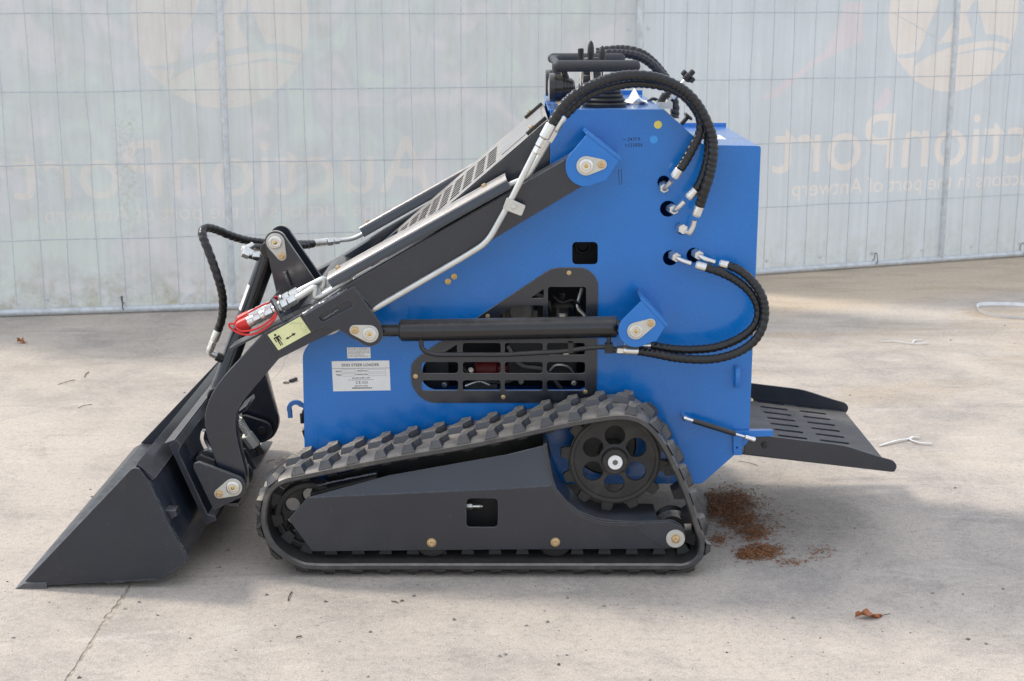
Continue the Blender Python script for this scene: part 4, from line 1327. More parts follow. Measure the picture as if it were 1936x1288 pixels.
part('port_block', MB().box((q.x - 0.010, q.y - 0.012, q.z - 0.012), (q.x + 0.010, q.y + 0.012, q.z + 0.012)).cyl(q, q + Vector((0, 0.004, 0.03)), 0.006, 10).cyl(q, at(1165, 663, 0.115), 0.008, 12), 'cast', lift)
part('line_clip', MB().box(at(1074, 668, 0.11), at(1083, 645, 0.135)), 'cast', lift)
far_copy(lift)

# ---- steel pipes along the arm ------------------------------------------------------
YP = 0.068
pipe1 = part('steel_pipe', MB().sweep(resample(filletpath([at(1014, 283, 0.07), at(961, 388, YP), at(921, 459, YP), at(874, 488, 0.08), at(748, 561, 0.088), at(703, 587, 0.10)], 0.03), 0.005), 0.0078, 14), 'tube')
f0, f1 = at(*zO((970, 310))[0], 0.07), at(*zO((820, 590))[0], 0.07)
fd = (f1 - f0)
ff = MB().lathe(f0, fd, [(-0.004, 0.0125), (0, 0.0135), (fd.length * 0.42, 0.0135), (fd.length * 0.46, 0.011)], 20)
part('ferrule', ff, 'zinc', pipe1)
part('nut', MB().hexnut(f0 + fd * 0.47, f0 + fd * 0.76, 0.0128), 'zinc', pipe1)
part('nut', MB().hexnut(f0 + fd * 0.78, f1, 0.0118), 'zinc', pipe1)
pipe2 = part('steel_pipe', MB().sweep(resample(filletpath([at(1042, 258, 0.115), at(995, 337, 0.112), at(965, 349, 0.112), at(930, 368, 0.112), at(640, 530, 0.112)], 0.03), 0.005), 0.0078, 14), 'tube')
f0, f1 = at(1063, 222, 0.12), at(1036, 268, 0.115)
fd = (f1 - f0)
part('ferrule', MB().lathe(f0, fd, [(-0.004, 0.0115), (0, 0.0125), (fd.length * 0.5, 0.0125), (fd.length * 0.55, 0.010)], 20), 'zinc', pipe2)
part('nut', MB().hexnut(f0 + fd * 0.56, f1, 0.0118), 'zinc', pipe2)
# clamp plate over the pipe
cp = [(958.5, 373), (994, 389), (986, 409), (950, 395)]
part('pipe_clamp', MB().plate([rnd(XZ(cp, 0.055), 0.005)], 0.054, 0.058, 0.001).cyl(at(971, 391, 0.055), at(971, 391, 0.049), 0.0062, 16, 0.0015).cyl(at(971, 391, 0.058), at(971, 391, YA0), 0.005, 10), 'zinc_matte', pipe1)
# pipe stub that shows below the knuckle
part('pipe_stub', MB().sweep(resample(filletpath([at(650, 612, 0.10), at(630, 627, 0.10), at(614, 630, 0.105), at(606, 618, 0.11)], 0.02), 0.004), 0.0075, 12), 'tube', pipe1)
# far arm pipes coming down to the hoses of the tilt cylinder
YFA = 2 * YC - 0.115
pf_ = [at(586, 455, 0.80), at(603, 457, 0.86), at(640, 455, YFA), at(668, 452, YFA), at(690, 440, YFA), at(830, 360, YFA)]
pipe3 = part('steel_pipe', MB().sweep(resample(filletpath(pf_[2:], 0.03), 0.005), 0.0072, 12), 'tube')
f0, f1 = at(594, 460, 0.90), at(641, 455, YFA)
fd = f1 - f0
part('ferrule', MB().lathe(f0, fd, [(0, 0.0125), (fd.length * 0.45, 0.0125), (fd.length * 0.47, 0.0105)], 18), 'zinc', pipe3)
part('nut', MB().hexnut(f0 + fd * 0.5, f0 + fd * 0.74, 0.0135), 'zinc', pipe3)
part('nut', MB().hexnut(f0 + fd * 0.78, f1, 0.0115), 'zinc', pipe3)

# hoses of the tilt cylinder
h8 = hose('hose', PZ(zA, [(212, 985), (242, 880), (248, 760), (226, 640), (185, 510), (140, 390), (98, 280), (92, 228), (130, 205), (200, 222), (300, 262), (420, 300), (560, 318), (720, 330), (930, 328)],
          [0.50, 0.47, 0.45, 0.44, 0.44, 0.45, 0.47, 0.49, 0.51, 0.54, 0.58, 0.63, 0.68, 0.76, 0.88]), 0.0128, pitch=0.021, ripple=0.19)
a, b = at(*zA((212, 985))[0], 0.50), at(*zA((165, 1100))[0], 0.505)
ferrule(a, b, 0.0125, h8)
bent_tube([b, at(*zA((140, 1150))[0], 0.507), at(*zA((210, 1182))[0], 0.515)], 0.0105, h8, fr=0.012)
part('nut', MB().hexnut(at(*zA((195, 1180))[0], 0.513), at(*zA((262, 1206))[0], 0.52), 0.0135), 'cast', h8)
h9 = hose('hose', PZ(zA, [(455, 345), (500, 352), (580, 352), (720, 345), (900, 338)], [0.53, 0.60, 0.66, 0.74, 0.86]), 0.0115, pitch=0.021, ripple=0.19)
ec = at(*zA((418, 372))[0], 0.522)
mb = MB().cyl(at(*zA((475, 338))[0], 0.540), ec, 0.0105, 16).cyl(ec, at(*zA((470, 408))[0], 0.521), 0.0120, 16)
mb.lathe(ec - Vector((0, 0, 0.0125)), (0, 0, 1), [(0.0125 * (1 - math.cos(math.pi * k / 8)), 0.0125 * math.sin(math.pi * k / 8)) for k in range(9)], 16)
part('elbow', mb, 'zinc', h9)
part('nut', MB().hexnut(at(*zA((470, 415))[0], 0.52), at(*zA((585, 425))[0], 0.525), 0.0125), 'zinc', h9)
part('nut', MB().hexnut(at(*zA((395, 388))[0], 0.516), at(*zA((450, 410))[0], 0.52), 0.0145), 'zinc', h9)
part('port', MB().cyl(at(*zA((450, 408))[0], 0.52), at(*zA((520, 430))[0], 0.523), 0.0115, 16), 'cast', h9)

# ---- quick couplers with red dust caps ------------------------------------------------
def coupler(shift, Y):
    sx, sy = shift
    def q(a, b):
        p = zM((a + sx, b + sy))[0]
        return at(p[0], p[1], Y)
    a, b = q(300, 730), q(760, 510)
    d = b - a
    L = d.length
    root = part('quick_coupler', MB().lathe(a, d, [(0, 0.0125), (0.003, 0.0152), (L * 0.22, 0.0152), (L * 0.24, 0.0135), (L * 0.50, 0.0135), (L * 0.50, 0.0148), (L * 0.58, 0.0148), (L * 0.6, 0.012), (L, 0.012)], 26), 'zinc')
    part('nut', MB().hexnut(a + d * 0.25, a + d * 0.48, 0.0162), 'zinc', root)
    part('nut', MB().hexnut(a + d * 0.62, a + d * 0.88, 0.0162), 'zinc', root)
    c = q(135, 800)
    dd = a - c
    part('dust_cap', MB().lathe(c, dd, [(0, 0.006), (0.004, 0.0145), (dd.length * 0.6, 0.016), (dd.length + 0.004, 0.0165)], 26), 'red', root)
    e, f = q(800, 490), q(1050, 350)
    g = f - e
    part('nut', MB().lathe(e - g * 0.02, g, [(0, 0.017), (0.006, 0.017)], 22), 'zinc', root)
    part('nut', MB().hexnut(e + g * 0.12, e + g * 0.5, 0.0152), 'zinc', root)
    part('nut', MB().hexnut(e + g * 0.54, f, 0.0145), 'zinc', root)
    return root, q
cp1, q1 = coupler((0, 0), 0.135)
cp2, q2 = coupler((30, -95), 0.195)
bent_tube([q1(1030, 365), q1(1120, 315), q1(1330, 185), q1(1345, 250), q1(1330, 345), q1(1420, 330), q1(1700, 165), q1(1900, 60)], 0.0085, cp1, 'bent_pipe', 'tube', 0.014)
bent_tube([q2(1010, 370), q2(1100, 320), q2(1440, 150), q2(1450, 210), q2(1425, 330), q2(1500, 320), q2(1700, 215), q2(1900, 120)], 0.0085, cp2, 'bent_pipe', 'tube', 0.014)
# upright bulkhead plate that carries both couplers
bh = [zM(p)[0] for p in ((730, 370), (870, 205), (905, 235), (845, 345), (855, 545), (835, 665), (770, 560))]
A, B = q1(720, 530), q1(840, 470)
ed = (q1(1050, 350) - q1(300, 730)).normalized()
upv = Vector((-ed.z, 0, ed.x))
pc = q1(775, 500)
mb = MB()
Mx_ = Matrix(((ed.x, 0, upv.x, pc.x), (0, 1, 0, pc.y), (ed.z, 0, upv.z, pc.z), (0, 0, 0, 1)))
mb.box((-0.003, -0.032, -0.036), (0.003, 0.098, 0.03), Mx_)
part('bulkhead_plate', mb, 'charcoal', arm)
# base plate on the arm's top
mb = MB()
mb.box((-0.16, -0.02, -0.040), (0.10, 0.060, -0.034), Mx_)
part('mounting_foot', mb, 'charcoal', arm)
# red tether cords
zc = lambda pts, Ys: PZ(zM, pts, Ys)
part('tether', MB().sweep(crom(zc([(140, 700), (90, 745), (30, 740), (35, 790), (120, 860), (240, 905), (380, 905), (520, 850), (660, 740), (740, 620), (735, 520), (700, 450)], [0.12, 0.11, 0.11, 0.11, 0.11, 0.105, 0.10, 0.10, 0.10, 0.105, 0.115, 0.13]), 0.004), 0.0028, 8), 'red', cp1)
part('tether', MB().sweep(crom(zc([(120, 790), (190, 850), (300, 855), (440, 820), (580, 745), (690, 650), (750, 560), (720, 460)], [0.12, 0.11, 0.105, 0.10, 0.10, 0.105, 0.11, 0.13]), 0.004), 0.0028, 8), 'red', cp1)
part('tether', MB().sweep(crom(zc([(130, 690), (260, 610), (420, 520), (560, 450), (640, 420), (690, 360), (745, 330), (760, 380)], [0.12, 0.115, 0.11, 0.115, 0.12, 0.14, 0.15, 0.16]), 0.004), 0.0026, 8), 'red', cp2)

# ---- controls ---------------------------------------------------------------------------
pz = tl[1]
def KP(a, b, Y):
    return at(*zK((a, b))[0], Y)
n0, n1 = KP(345, 492, 0.27), KP(1440, 492, 0.27)
fr0, fr1 = Vector((n0.x, 0.79, n0.z)), Vector((n1.x, 0.79, n1.z))
path = [n1, n0, fr0, fr1]
bar_ = part('grab_bar', MB().sweep(resample(filletpath(path, 0.05, 8), 0.006), 0.0105, 16), 'foam')
for p_, q_ in ((n0, n1), (fr0, fr1)):
    dx = (q_ - p_).normalized()
    part('foam_grip', MB().lathe(p_ + dx * 0.0, dx, [(-0.0148, 0.002), (-0.013, 0.0075), (-0.009, 0.0118), (-0.004, 0.0142), (0.002, 0.0150), ((q_ - p_).length, 0.0150), ((q_ - p_).length + 0.006, 0.0138), ((q_ - p_).length + 0.011, 0.0102), ((q_ - p_).length + 0.0138, 0.006), ((q_ - p_).length + 0.0148, 0.001)], 22), 'foam', bar_)
pm = Vector((n0.x + 0.004, 0.56, n0.z))
part('bar_post', MB().sweep(resample(filletpath([pm, Vector((pm.x, pm.y, pz))], 0.02), 0.01), 0.0125, 14), 'foam', bar_)
part('bar_post', MB().cyl(Vector((n0.x + 0.05, 0.30, pz)), Vector((n0.x + 0.01, 0.29, n0.z)), 0.008, 12), 'black', bar_)

def boot(x, y, r, h, n=5):
    prof = [(0, r)]
    for i in range(n):
        rr = r * (1 - 0.42 * i / n)
        z = h * i / n
        prof += [(z + h / n * 0.15, rr * 1.0), (z + h / n * 0.5, rr * 1.02), (z + h / n * 0.85, rr * 0.97), (z + h / n * 0.98, rr * 0.86)]
    prof += [(h, r * 0.35)]
    return MB().lathe((x, y, pz + 0.001), (0, 0, 1), prof, 28)
levers = [((1142, 197), 0.34, 0.066, 0.055, 'rubber_boot'), ((1118, 178), 0.60, 0.044, 0.115, 'rubber_boot')]
for (q, Y, r, h, nm) in levers:
    c = at(q[0], q[1], Y)
    part(nm, boot(c.x, Y, r * 0.9, h), 'rubber_black')
def paddle(pxc, pyc, Y, pxb, pyb, hh=0.042, w=0.0135):
    c = at(pxc, pyc, Y)
    b = at(pxb, pyb, Y)
    b = Vector((b.x, Y, pz + 0.03))
    rod = part('control_lever', MB().cyl(b, c - (c - b).normalized() * hh * 0.5, 0.0042, 10), 'chrome')
    me = MB().lathe(c - Vector((0, 0, hh * 0.62)), (0, 0, 1), [(0, w * 0.5), (hh * 0.1, w * 0.72), (hh * 0.5, w * 1.0), (hh * 0.85, w * 0.92), (hh * 1.1, w * 0.65), (hh * 1.24, w * 0.1)], 18)
    part('lever_knob', me, 'rubber_black', rod)
paddle(1117, 97, 0.52, 1120, 170, 0.046, 0.0095)
paddle(1138.5, 107, 0.40, 1140, 170, 0.046, 0.0095)
c = at(1098, 104, 0.55)
rod = part('control_lever', MB().cyl(Vector((c.x + 0.004, 0.55, pz)), c, 0.004, 10), 'chrome')
part('lever_knob', MB().cyl(c - Vector((0, 0, 0.022)), c + Vector((0, 0, 0.018)), 0.0082, 16, 0.002), 'rubber_black', rod)
rod = part('control_lever', MB().cyl(at(1100, 185, 0.40), at(1100, 120, 0.40), 0.0035, 10), 'chrome')

def lamp(px, py, Y, r):
    c = at(px, py, Y)
    prof = [(0, r * 0.82), (0.001, r * 0.98), (0.003, r), (0.016, r), (0.017, r * 0.93), (0.030, r * 0.93)]
    for k in range(4):
        s = 0.031 + k * 0.008
        rr = r * (0.93 - 0.09 * k)
        prof += [(s, rr), (s + 0.0045, rr), (s + 0.005, rr * 0.88), (s + 0.0075, rr * 0.86)]
    prof += [(0.066, r * 0.45), (0.068, r * 0.1)]
    l = part('work_lamp', MB().lathe(c, (1, 0, 0), prof, 30), 'black')
    part('lens', MB().lathe(c + Vector((0.002, 0, 0)), (-1, 0, 0), [(0, r * 0.8), (0.002, r * 0.78), (0.004, r * 0.5), (0.005, r * 0.1)], 24), 'chrome', l)
    part('bracket', MB().cyl((c.x + 0.03, Y, pz - 0.01), (c.x + 0.03, Y, c.z - r * 0.7), 0.008, 10).lathe((c.x + 0.03, Y, c.z - r - 0.004), (0, 0, 1), [(0, 0.012), (0.006, 0.012)], 6), 'bolt', l)
lamp(1038, 166, 0.30, 0.0375)
lamp(1031, 157, 0.66, 0.0375)

# knobs, cables and stickers on the sloping panel
kp_ = at(1303, 143, 0.50)
kb = at(1262, 190, 0.50)
kd = (kp_ - kb).normalized()
stem = part('valve_stem', MB().cyl(kb, kp_ - kd * 0.01, 0.0058, 12).hexnut(kb + kd * 0.012, kb + kd * 0.03, 0.012), 'zinc')
mb = MB().lathe(kp_ - kd * 0.018, kd, [(0, 0.006), (0.003, 0.012), (0.018, 0.012), (0.022, 0.008), (0.034, 0.008), (0.036, 0.005)], 14)
ka = kd.orthogonal().normalized()
kbv = kd.cross(ka)
for k in range(5):
    t = 2 * math.pi * k / 5
    pp = kp_ - kd * 0.004 + (ka * math.cos(t) + kbv * math.sin(t)) * 0.015
    mb.lathe(pp - kd * 0.008, kd, [(0, 0.003), (0.002, 0.0075), (0.014, 0.0075), (0.016, 0.003)], 10)
part('star_knob', mb, 'rubber_black', stem)
part('valve_body', MB().box(at(1246, 206, 0.46), at(1266, 190, 0.54)), 'zinc_matte', stem)
mb = MB()
for k, (a, b) in enumerate((((1248, 195), (1258, 178)), ((1256, 184), (1266, 172)))):
    mb.cyl(at(*a, 0.48), at(*b, 0.48), 0.010, 12, 0.002)
part('fitting', mb, 'rubber_black', stem)
part('cable', MB().sweep(crom([at(1226, 192, 0.55), at(1234, 187, 0.56), at(1243, 190, 0.56), at(1247, 200, 0.55)], 0.004), 0.0045, 8), 'rubber_black', stem)
# pull knob
sn = Vector((sl[1] - tr[1], 0, -(sl[0] - tr[0]))).normalized() * -1
sp_ = at(1290, 233, 0.28)
part('pull_knob', MB().lathe(sp_ - sn * 0.004, sn, [(0, 0.006), (0.022, 0.0055), (0.024, 0.0135), (0.029, 0.0135), (0.031, 0.010)], 16), 'rubber_black')
# hazard sticker strips on the slope
su = Vector((sl[0] - tr[0], 0, sl[1] - tr[1]))
Lsu = su.length
sue = su.normalized()
Ms = Matrix(((sue.x, 0, sn.x, tr[0]), (0, 1, 0, 0), (sue.z, 0, sn.z, tr[1]), (0, 0, 0, 1)))
for (s0, s1, mt) in ((0.004, 0.012, 'green'), (0.012, 0.030, 'orange'), (0.030, 0.060, 'white')):
    mb = MB().box((s0, 0.245, 0.0006), (s1, 0.36, 0.0016), Ms)
    part('sticker', mb, mt, slope)
hd = at(1372, 250, 0.5)
part('sticker', MB().box((at(1350, 250, 0.45).x, 0.43, hl_[1] - 0.002), (at(1372, 250, 0.45).x, 0.56, hl_[1] - 0.0012)), 'white', hood)

# ---- tracks ---------------------------------------------------------------------------
TW = 0.200
belt_px = [(505, 923), (530, 905), (581, 893), (733, 863), (900, 834), (1057, 800), (1142, 785), (1188, 783), (1220, 794), (1248, 820), (1272, 858), (1300, 919), (1324, 988),
           (1335, 1025), (1332, 1053), (1318, 1070), (1294, 1079), (1263, 1080), (1150, 1080), (1000, 1080), (850, 1080), (700, 1080), (600, 1080), (562, 1074), (522, 1050), (500, 1022), (490, 985), (494, 948)]
belt = [at(a, b, 0.0) for a, b in belt_px]
for p in belt:                                   # the lower run lies flat on its lugs
    if p.z < 0.0225:
        p.z = 0.019
path = resample(crom(belt, 0.01, True), 0.0155, True)
nP = len(path)
cen = sum(path, Vector()) / nP
frames = []
for i in range(nP):
    t = (path[(i + 1) % nP] - path[i - 1]).normalized()
    n = Vector((-t.z, 0, t.x))
    if n.dot(path[i] - cen) < 0:
        n = -n
    frames.append((path[i], t, n))
csec = [(0.0, -0.005), (0.006, -0.001), (0.02, 0.0), (0.18, 0.0), (0.194, -0.001), (0.2, -0.005), (0.2, -0.015), (0.194, -0.019), (0.155, -0.019), (0.045, -0.019), (0.006, -0.019), (0.0, -0.015)]
mb = MB()
vs = [p + n * h + Vector((0, y, 0)) for p, t, n in frames for y, h in csec]
m_ = len(csec)
fs = []
for i in range(nP):
    j = (i + 1) % nP
    for k in range(m_):
        k2 = (k + 1) % m_
        fs.append((i * m_ + k, i * m_ + k2, j * m_ + k2, j * m_ + k))
mb.add(vs, fs)
bm_fix = mb
track = part('rubber_track', mb, 'rubber', angle=30)
track.data.materials.append(MAT['rubber_black'])  # inner belt faces darker and less dusty: their shadow is put into colour
for i_, p_ in enumerate(track.data.polygons):
    if i_ % m_ in (7, 8, 9):
        p_.material_index = 1
def fixn(o):
    bm = bmesh.new()
    bm.from_mesh(o.data)
    bmesh.ops.recalc_face_normals(bm, faces=bm.faces)
    bm.to_mesh(o.data)
    bm.free()
fixn(track)
# tread lugs: a near block with ribbed outer face and a far block, set diagonally; built in (along, across, out)
def loft(mb, bot, top, z0, z1):
    n = len(bot)
    vs = [(a, y, z0) for a, y in bot] + [(a, y, z1) for a, y in top]
    mb.add(vs, [tuple(reversed(range(n))), tuple(range(n, 2 * n))] + [(k, (k + 1) % n, n + (k + 1) % n, n + k) for k in range(n)])
LH = 0.016
lug = MB()
topA = [(-0.0105, 0.020), (0.0085, 0.020), (0.0125, 0.040), (0.026, 0.058), (0.026, 0.072), (-0.001, 0.074), (-0.0075, 0.045)]
botA = [(-0.0185, 0.002), (0.0165, 0.002), (0.0195, 0.037), (0.0315, 0.054), (0.031, 0.078), (-0.005, 0.079), (-0.0135, 0.045)]
loft(lug, botA, topA, -0.001, LH)
for k in range(5):
    x0, x1 = -0.0165 + k * 0.0077, -0.0093 + k * 0.0041
    a = [(x0 - 0.0011, 0.0002, -0.001), (x0 + 0.0011, 0.0002, -0.001), (x1 + 0.0009, 0.0180, LH), (x1 - 0.0009, 0.0180, LH),
         (x0 - 0.0007, 0.0045, -0.001), (x0 + 0.0007, 0.0045, -0.001), (x1 + 0.0007, 0.022, LH), (x1 - 0.0007, 0.022, LH)]
    lug.add(a, [(0, 1, 2, 3), (1, 5, 6, 2), (4, 0, 3, 7), (3, 2, 6, 7)])
topB = [(-0.040, 0.104), (-0.005, 0.104), (-0.003, 0.128), (0.016, 0.152), (0.015, 0.182), (-0.008, 0.182), (-0.012, 0.155), (-0.032, 0.130)]
botB = [(-0.045, 0.097), (0.001, 0.097), (0.003, 0.125), (0.022, 0.149), (0.022, 0.197), (-0.016, 0.197), (-0.018, 0.158), (-0.038, 0.133)]
loft(lug, botB, topB, -0.001, LH)
# shallow mould lines across the tops
for k in range(6):
    y = 0.024 + k * 0.0085
    x = -0.0085 + k * 0.0035
    lug.box((x - 0.001, y, LH - 0.001), (x + 0.0175 + k * 0.001, y + 0.0022, LH + 0.0009))
    y = 0.107 + k * 0.0125
    x = -0.037 + k * 0.006
    lug.box((x, y, LH - 0.001), (x + 0.029 - k * 0.0022, y + 0.0024, LH + 0.0009))
lug_me = lug.build('track_lug', 'rubber').data
bpy.data.objects.remove(bpy.data.objects['track_lug'])
bmx = bmesh.new(); bmx.from_mesh(lug_me); bmesh.ops.recalc_face_normals(bmx, faces=bmx.faces); bmx.to_mesh(lug_me); bmx.free()
lug_me.set_sharp_from_angle(angle=rad(20))
# inner drive blocks
blk = MB()
loft(blk, [(-0.017, 0.070), (0.017, 0.070), (0.017, 0.130), (-0.017, 0.130)], [(-0.011, 0.076), (0.011, 0.076), (0.011, 0.124), (-0.011, 0.124)], 0.0, 0.026)
blk_me = blk.build('drive_block', 'rubber_black').data
bpy.data.objects.remove(bpy.data.objects['drive_block'])
seglen = sum((path[(i + 1) % nP] - path[i]).length for i in range(nP))
NL = round(seglen / 0.0722)
dense = resample(crom(belt, 0.004, True), seglen / NL / 12, True)
ND = len(dense)
for k in range(NL):
    i = (k * ND) // NL + 3
    p = dense[i % ND]
    t = (dense[(i + 5) % ND] - dense[(i - 5) % ND]).normalized()
    n = Vector((-t.z, 0, t.x))
    if n.dot(p - cen) < 0:
        n = -n
    if t.cross(Vector((0, 1, 0))).dot(n) < 0:
        t = -t
    o = link('tread_lug', lug_me, track)
    kn = random.uniform(0.86, 1.03)                  # unevenly worn
    kt = random.uniform(0.94, 1.05)
    o.matrix_basis = Matrix(((t.x * kt, 0, n.x * kn, p.x), (0, 1, 0, random.uniform(-0.001, 0.001)), (t.z * kt, 0, n.z * kn, p.z), (0, 0, 0, 1)))
    q = p - n * 0.0185
    o = link('drive_block', blk_me, track)
    o.matrix_basis = Matrix(((-t.x, 0, -n.x, q.x), (0, 1, 0, 0), (-t.z, 0, -n.z, q.z), (0, 0, 0, 1)))

# track frame: folded plate with a sloping shoulder and a curved guard under the sprocket
YFm = 0.030
fr_low = [(545, 982), (581, 941), (960, 924), (1048, 918), (1058, 930), (1070, 945), (1094, 965), (1127, 979), (1157, 984), (1203, 986), (1270, 983), (1290, 992), (1298, 1012), (1292, 1030), (1278, 1037), (1255, 1038), (900, 1040), (590, 1043)]
win = rnd(XZ([(882, 943), (941, 943), (941, 997), (882, 997)], YFm), 0.013)
tf = part('track_frame', MB().plate([rnd(XZ(fr_low, YFm), [0.01, 0, 0, 0.004, 0, 0, 0, 0, 0, 0, 0.01, 0.02, 0.02, 0.02, 0.01, 0, 0, 0]), win], YFm, YFm + 0.008, 0.0018), 'charcoal')
# sloping shoulder
YSh = 0.058
shoulder_b = [(581, 941), (960, 924), (1048, 918)]
shoulder_t = [(735, 899), (960, 859), (1033, 841)]
pb_ = [at(a, b, YFm) for a, b in shoulder_b]
pt_ = [at(a, b, YSh) for a, b in shoulder_t]
vs = pb_ + pt_
th = Vector((0, 0.004, -0.006))
vs2 = [p + th for p in vs]
mb = MB().add(vs + vs2, [(0, 1, 4, 3), (1, 2, 5, 4), (9, 10, 7, 6), (10, 11, 8, 7), (0, 3, 9, 6), (3, 4, 10, 9), (4, 5, 11, 10), (5, 2, 8, 11), (2, 1, 7, 8), (1, 0, 6, 7)])
part('shoulder_plate', mb, 'charcoal', tf, angle=20)
part('frame_inner_wall', MB().plate([XZ([(618, 902), (1030, 812), (1040, 850), (1048, 918), (620, 940)], 0.172)], 0.172, 0.178, 0.001), 'cast', tf)
# ledge behind the front of the frame with a weld
a, b = at(590, 925, 0.10), at(715, 893, 0.10)
part('tension_guide', MB().plate([[(a.x, a.z), (b.x, b.z), (b.x, b.z - 0.022), (a.x, a.z - 0.03)]], 0.06, 0.12, 0.002), 'cast', tf)
weld([(600, 918), (640, 909), (712, 895)], 0.003, tf, 0.058, 'charcoal')
# curved guard plate, full width
gpx = [(1033, 838), (1038, 870), (1046, 905), (1056, 930), (1072, 950), (1096, 969), (1127, 982), (1157, 987), (1245, 988)]
gp = resample(crom([at(a, b, YFm) for a, b in gpx], 0.006), 0.008)
nG = len(gp)
vs, fs = [], []
for i in range(nG):
    t = (gp[min(i + 1, nG - 1)] - gp[max(i - 1, 0)]).normalized()
    n = Vector((t.z, 0, -t.x))
    if n.z > 0:
        n = -n
    for y, h in ((YFm - 0.003, 0.0), (0.175, 0.0), (0.175, 0.008), (YFm - 0.003, 0.008)):
        vs.append(gp[i] + n * h + Vector((0, y - YFm, 0)))
for i in range(nG - 1):
    for k in range(4):
        fs.append((i * 4 + k, i * 4 + (k + 1) % 4, (i + 1) * 4 + (k + 1) % 4, (i + 1) * 4 + k))
fs += [(3, 2, 1, 0), tuple((nG - 1) * 4 + k for k in range(4))]
gd = part('sprocket_guard', MB().add(vs, fs), 'charcoal', tf, angle=40)
fixn(gd)
# box of the frame behind its face plate
x0, x1 = at(600, 1000, YFm).x, at(1240, 1000, YFm).x
z0, z1 = at(900, 1030, YFm).z, at(900, 990, YFm).z
part('frame_rear_wall', MB().box((x0, 0.165, z0 + 0.006), (x1, 0.172, z1)), 'charcoal', tf)
# end plate with washer, bolts, window detail
ep = XZ([(1203, 989), (1268, 986), (1288, 995), (1297, 1014), (1292, 1030), (1278, 1036), (1255, 1036), (1203, 1003)], YFm - 0.006)
part('end_plate', MB().plate([rnd(ep, 0.008)], YFm - 0.006, YFm, 0.0015), 'charcoal', tf)
q = at(1277, 1018, YFm - 0.006)
part('washer', MB().lathe(q, (0, -1, 0), [(-0.001, 0.0245), (0.0035, 0.0245), (0.0045, 0.0235), (0.0045, 0.008)], 30), 'zinc_matte', tf)
part('bolt', bolt_mb(q - Vector((0, 0.004, 0)), 0.0098, 0.5), 'bolt', tf)
for xx, yy in ((816, 1026), (1050, 1025)):
    part('bolt', bolt_mb(at(xx, yy, YFm), 0.0098, 0.5), 'bolt', tf)
q = at(882, 957, 0.075)
part('grease_fitting', MB().hexnut(q, q + Vector((0.016, 0, 0)), 0.0085).lathe(q + Vector((0.016, 0, 0)), (1, 0, 0), [(0, 0.0055), (0.018, 0.0055), (0.019, 0.004), (0.021, 0.006), (0.026, 0.004)], 12), 'zinc', tf)
part('frame_inner_plate', MB().box((at(860, 950, 0.1).x, 0.105, at(860, 1010, 0.1).z), (at(960, 950, 0.1).x, 0.11, at(860, 935, 0.1).z)), 'dark', tf)

def wheel(name, c, r, y0, y1, mat, rim=0.012, mat2=None):
    """track roller: two flanges and a hub"""
    w = y1 - y0
    prof = [(0, r * 0.45), (0.001, r * 0.86), (0.002, r * 0.95), (0.006, r), (rim, r), (rim + 0.006, r * 0.82), (w - rim - 0.006, r * 0.82), (w - rim, r), (w - 0.006, r), (w - 0.002, r * 0.95), (w - 0.001, r * 0.86), (w, r * 0.45)]
    return part(name, MB().lathe(Vector((c.x, y0, c.z)), (0, 1, 0), prof, 36), mat)
rollers = []
zr = 0.019 - 0.0  # top of the lower belt run
for xx in (816, 1050):
    c = at(xx, 1026, YFm)
    rollers.append(wheel('track_roller', Vector((c.x, 0, 0.0385 + 0.047)), 0.047, 0.045, 0.155, 'cast'))
c = at(1277, 1019, YFm)
rollers.append(wheel('rear_idler', Vector((c.x, 0, c.z + 0.002)), 0.050, 0.105, 0.150, 'cast', 0.010))
part('lit_rim_edge', MB().lathe((c.x, 0.1045, c.z + 0.002), (0, -1, 0), [(-0.004, 0.0505), (0.001, 0.0505), (0.001, 0.043), (-0.001, 0.043)], 36), 'zinc', rollers[-1])  # bright zinc ring paints in the lit edge of the dark flange
# front idler with round openings
ci = at(581, 988, 0.03)
fi = 0.088
hol = [circ((ci.x + 0.053 * math.cos(t), ci.z + 0.053 * math.sin(t)), 0.019, 18) for t in [rad(30 + 60 * k) for k in range(6)]]
idl = part('front_idler', MB().plate([circ((ci.x, ci.z), fi, 48)] + hol, 0.09, 0.105, 0.003), 'cast')
part('rim', MB().plate([circ((ci.x, ci.z), fi + 0.004, 48), circ((ci.x, ci.z), fi - 0.012, 48)], 0.074, 0.126, 0.003), 'cast', idl)
part('hub', MB().cyl((ci.x, 0.06, ci.z), (ci.x, 0.14, ci.z), 0.028, 24, 0.004), 'cast', idl)
# sprocket
YSp = 0.075
sc_ = at(1162, 869, YSp)
ss_ = scale_at(YSp, 869)
teeth = []
NT = 12
rb, rt = 88 * ss_, 103 * ss_
for k in range(NT):
    t0_ = 2 * math.pi * k / NT + 0.12
    dt = 2 * math.pi / NT
    for f, r_ in ((0.0, rb), (0.24, rb), (0.30, rt * 0.96), (0.35, rt), (0.65, rt), (0.70, rt * 0.96), (0.76, rb)):
        teeth.append((sc_.x + r_ * math.cos(t0_ + dt * f), sc_.z + r_ * math.sin(t0_ + dt * f)))
hol = [circ((sc_.x + 47 * ss_ * math.cos(t), sc_.z + 47 * ss_ * math.sin(t)), 19 * ss_, 24) for t in [rad(90 + 60 * k) for k in range(6)]]
spr = part('drive_sprocket', MB().plate([teeth] + hol, YSp, YSp + 0.014, 0.0018), 'cast')
part('rim_ring', MB().plate([circ((sc_.x, sc_.z), 85 * ss_, 56), circ((sc_.x, sc_.z), 77 * ss_, 56)], YSp - 0.007, YSp + 0.002, 0.0025), 'cast', spr)
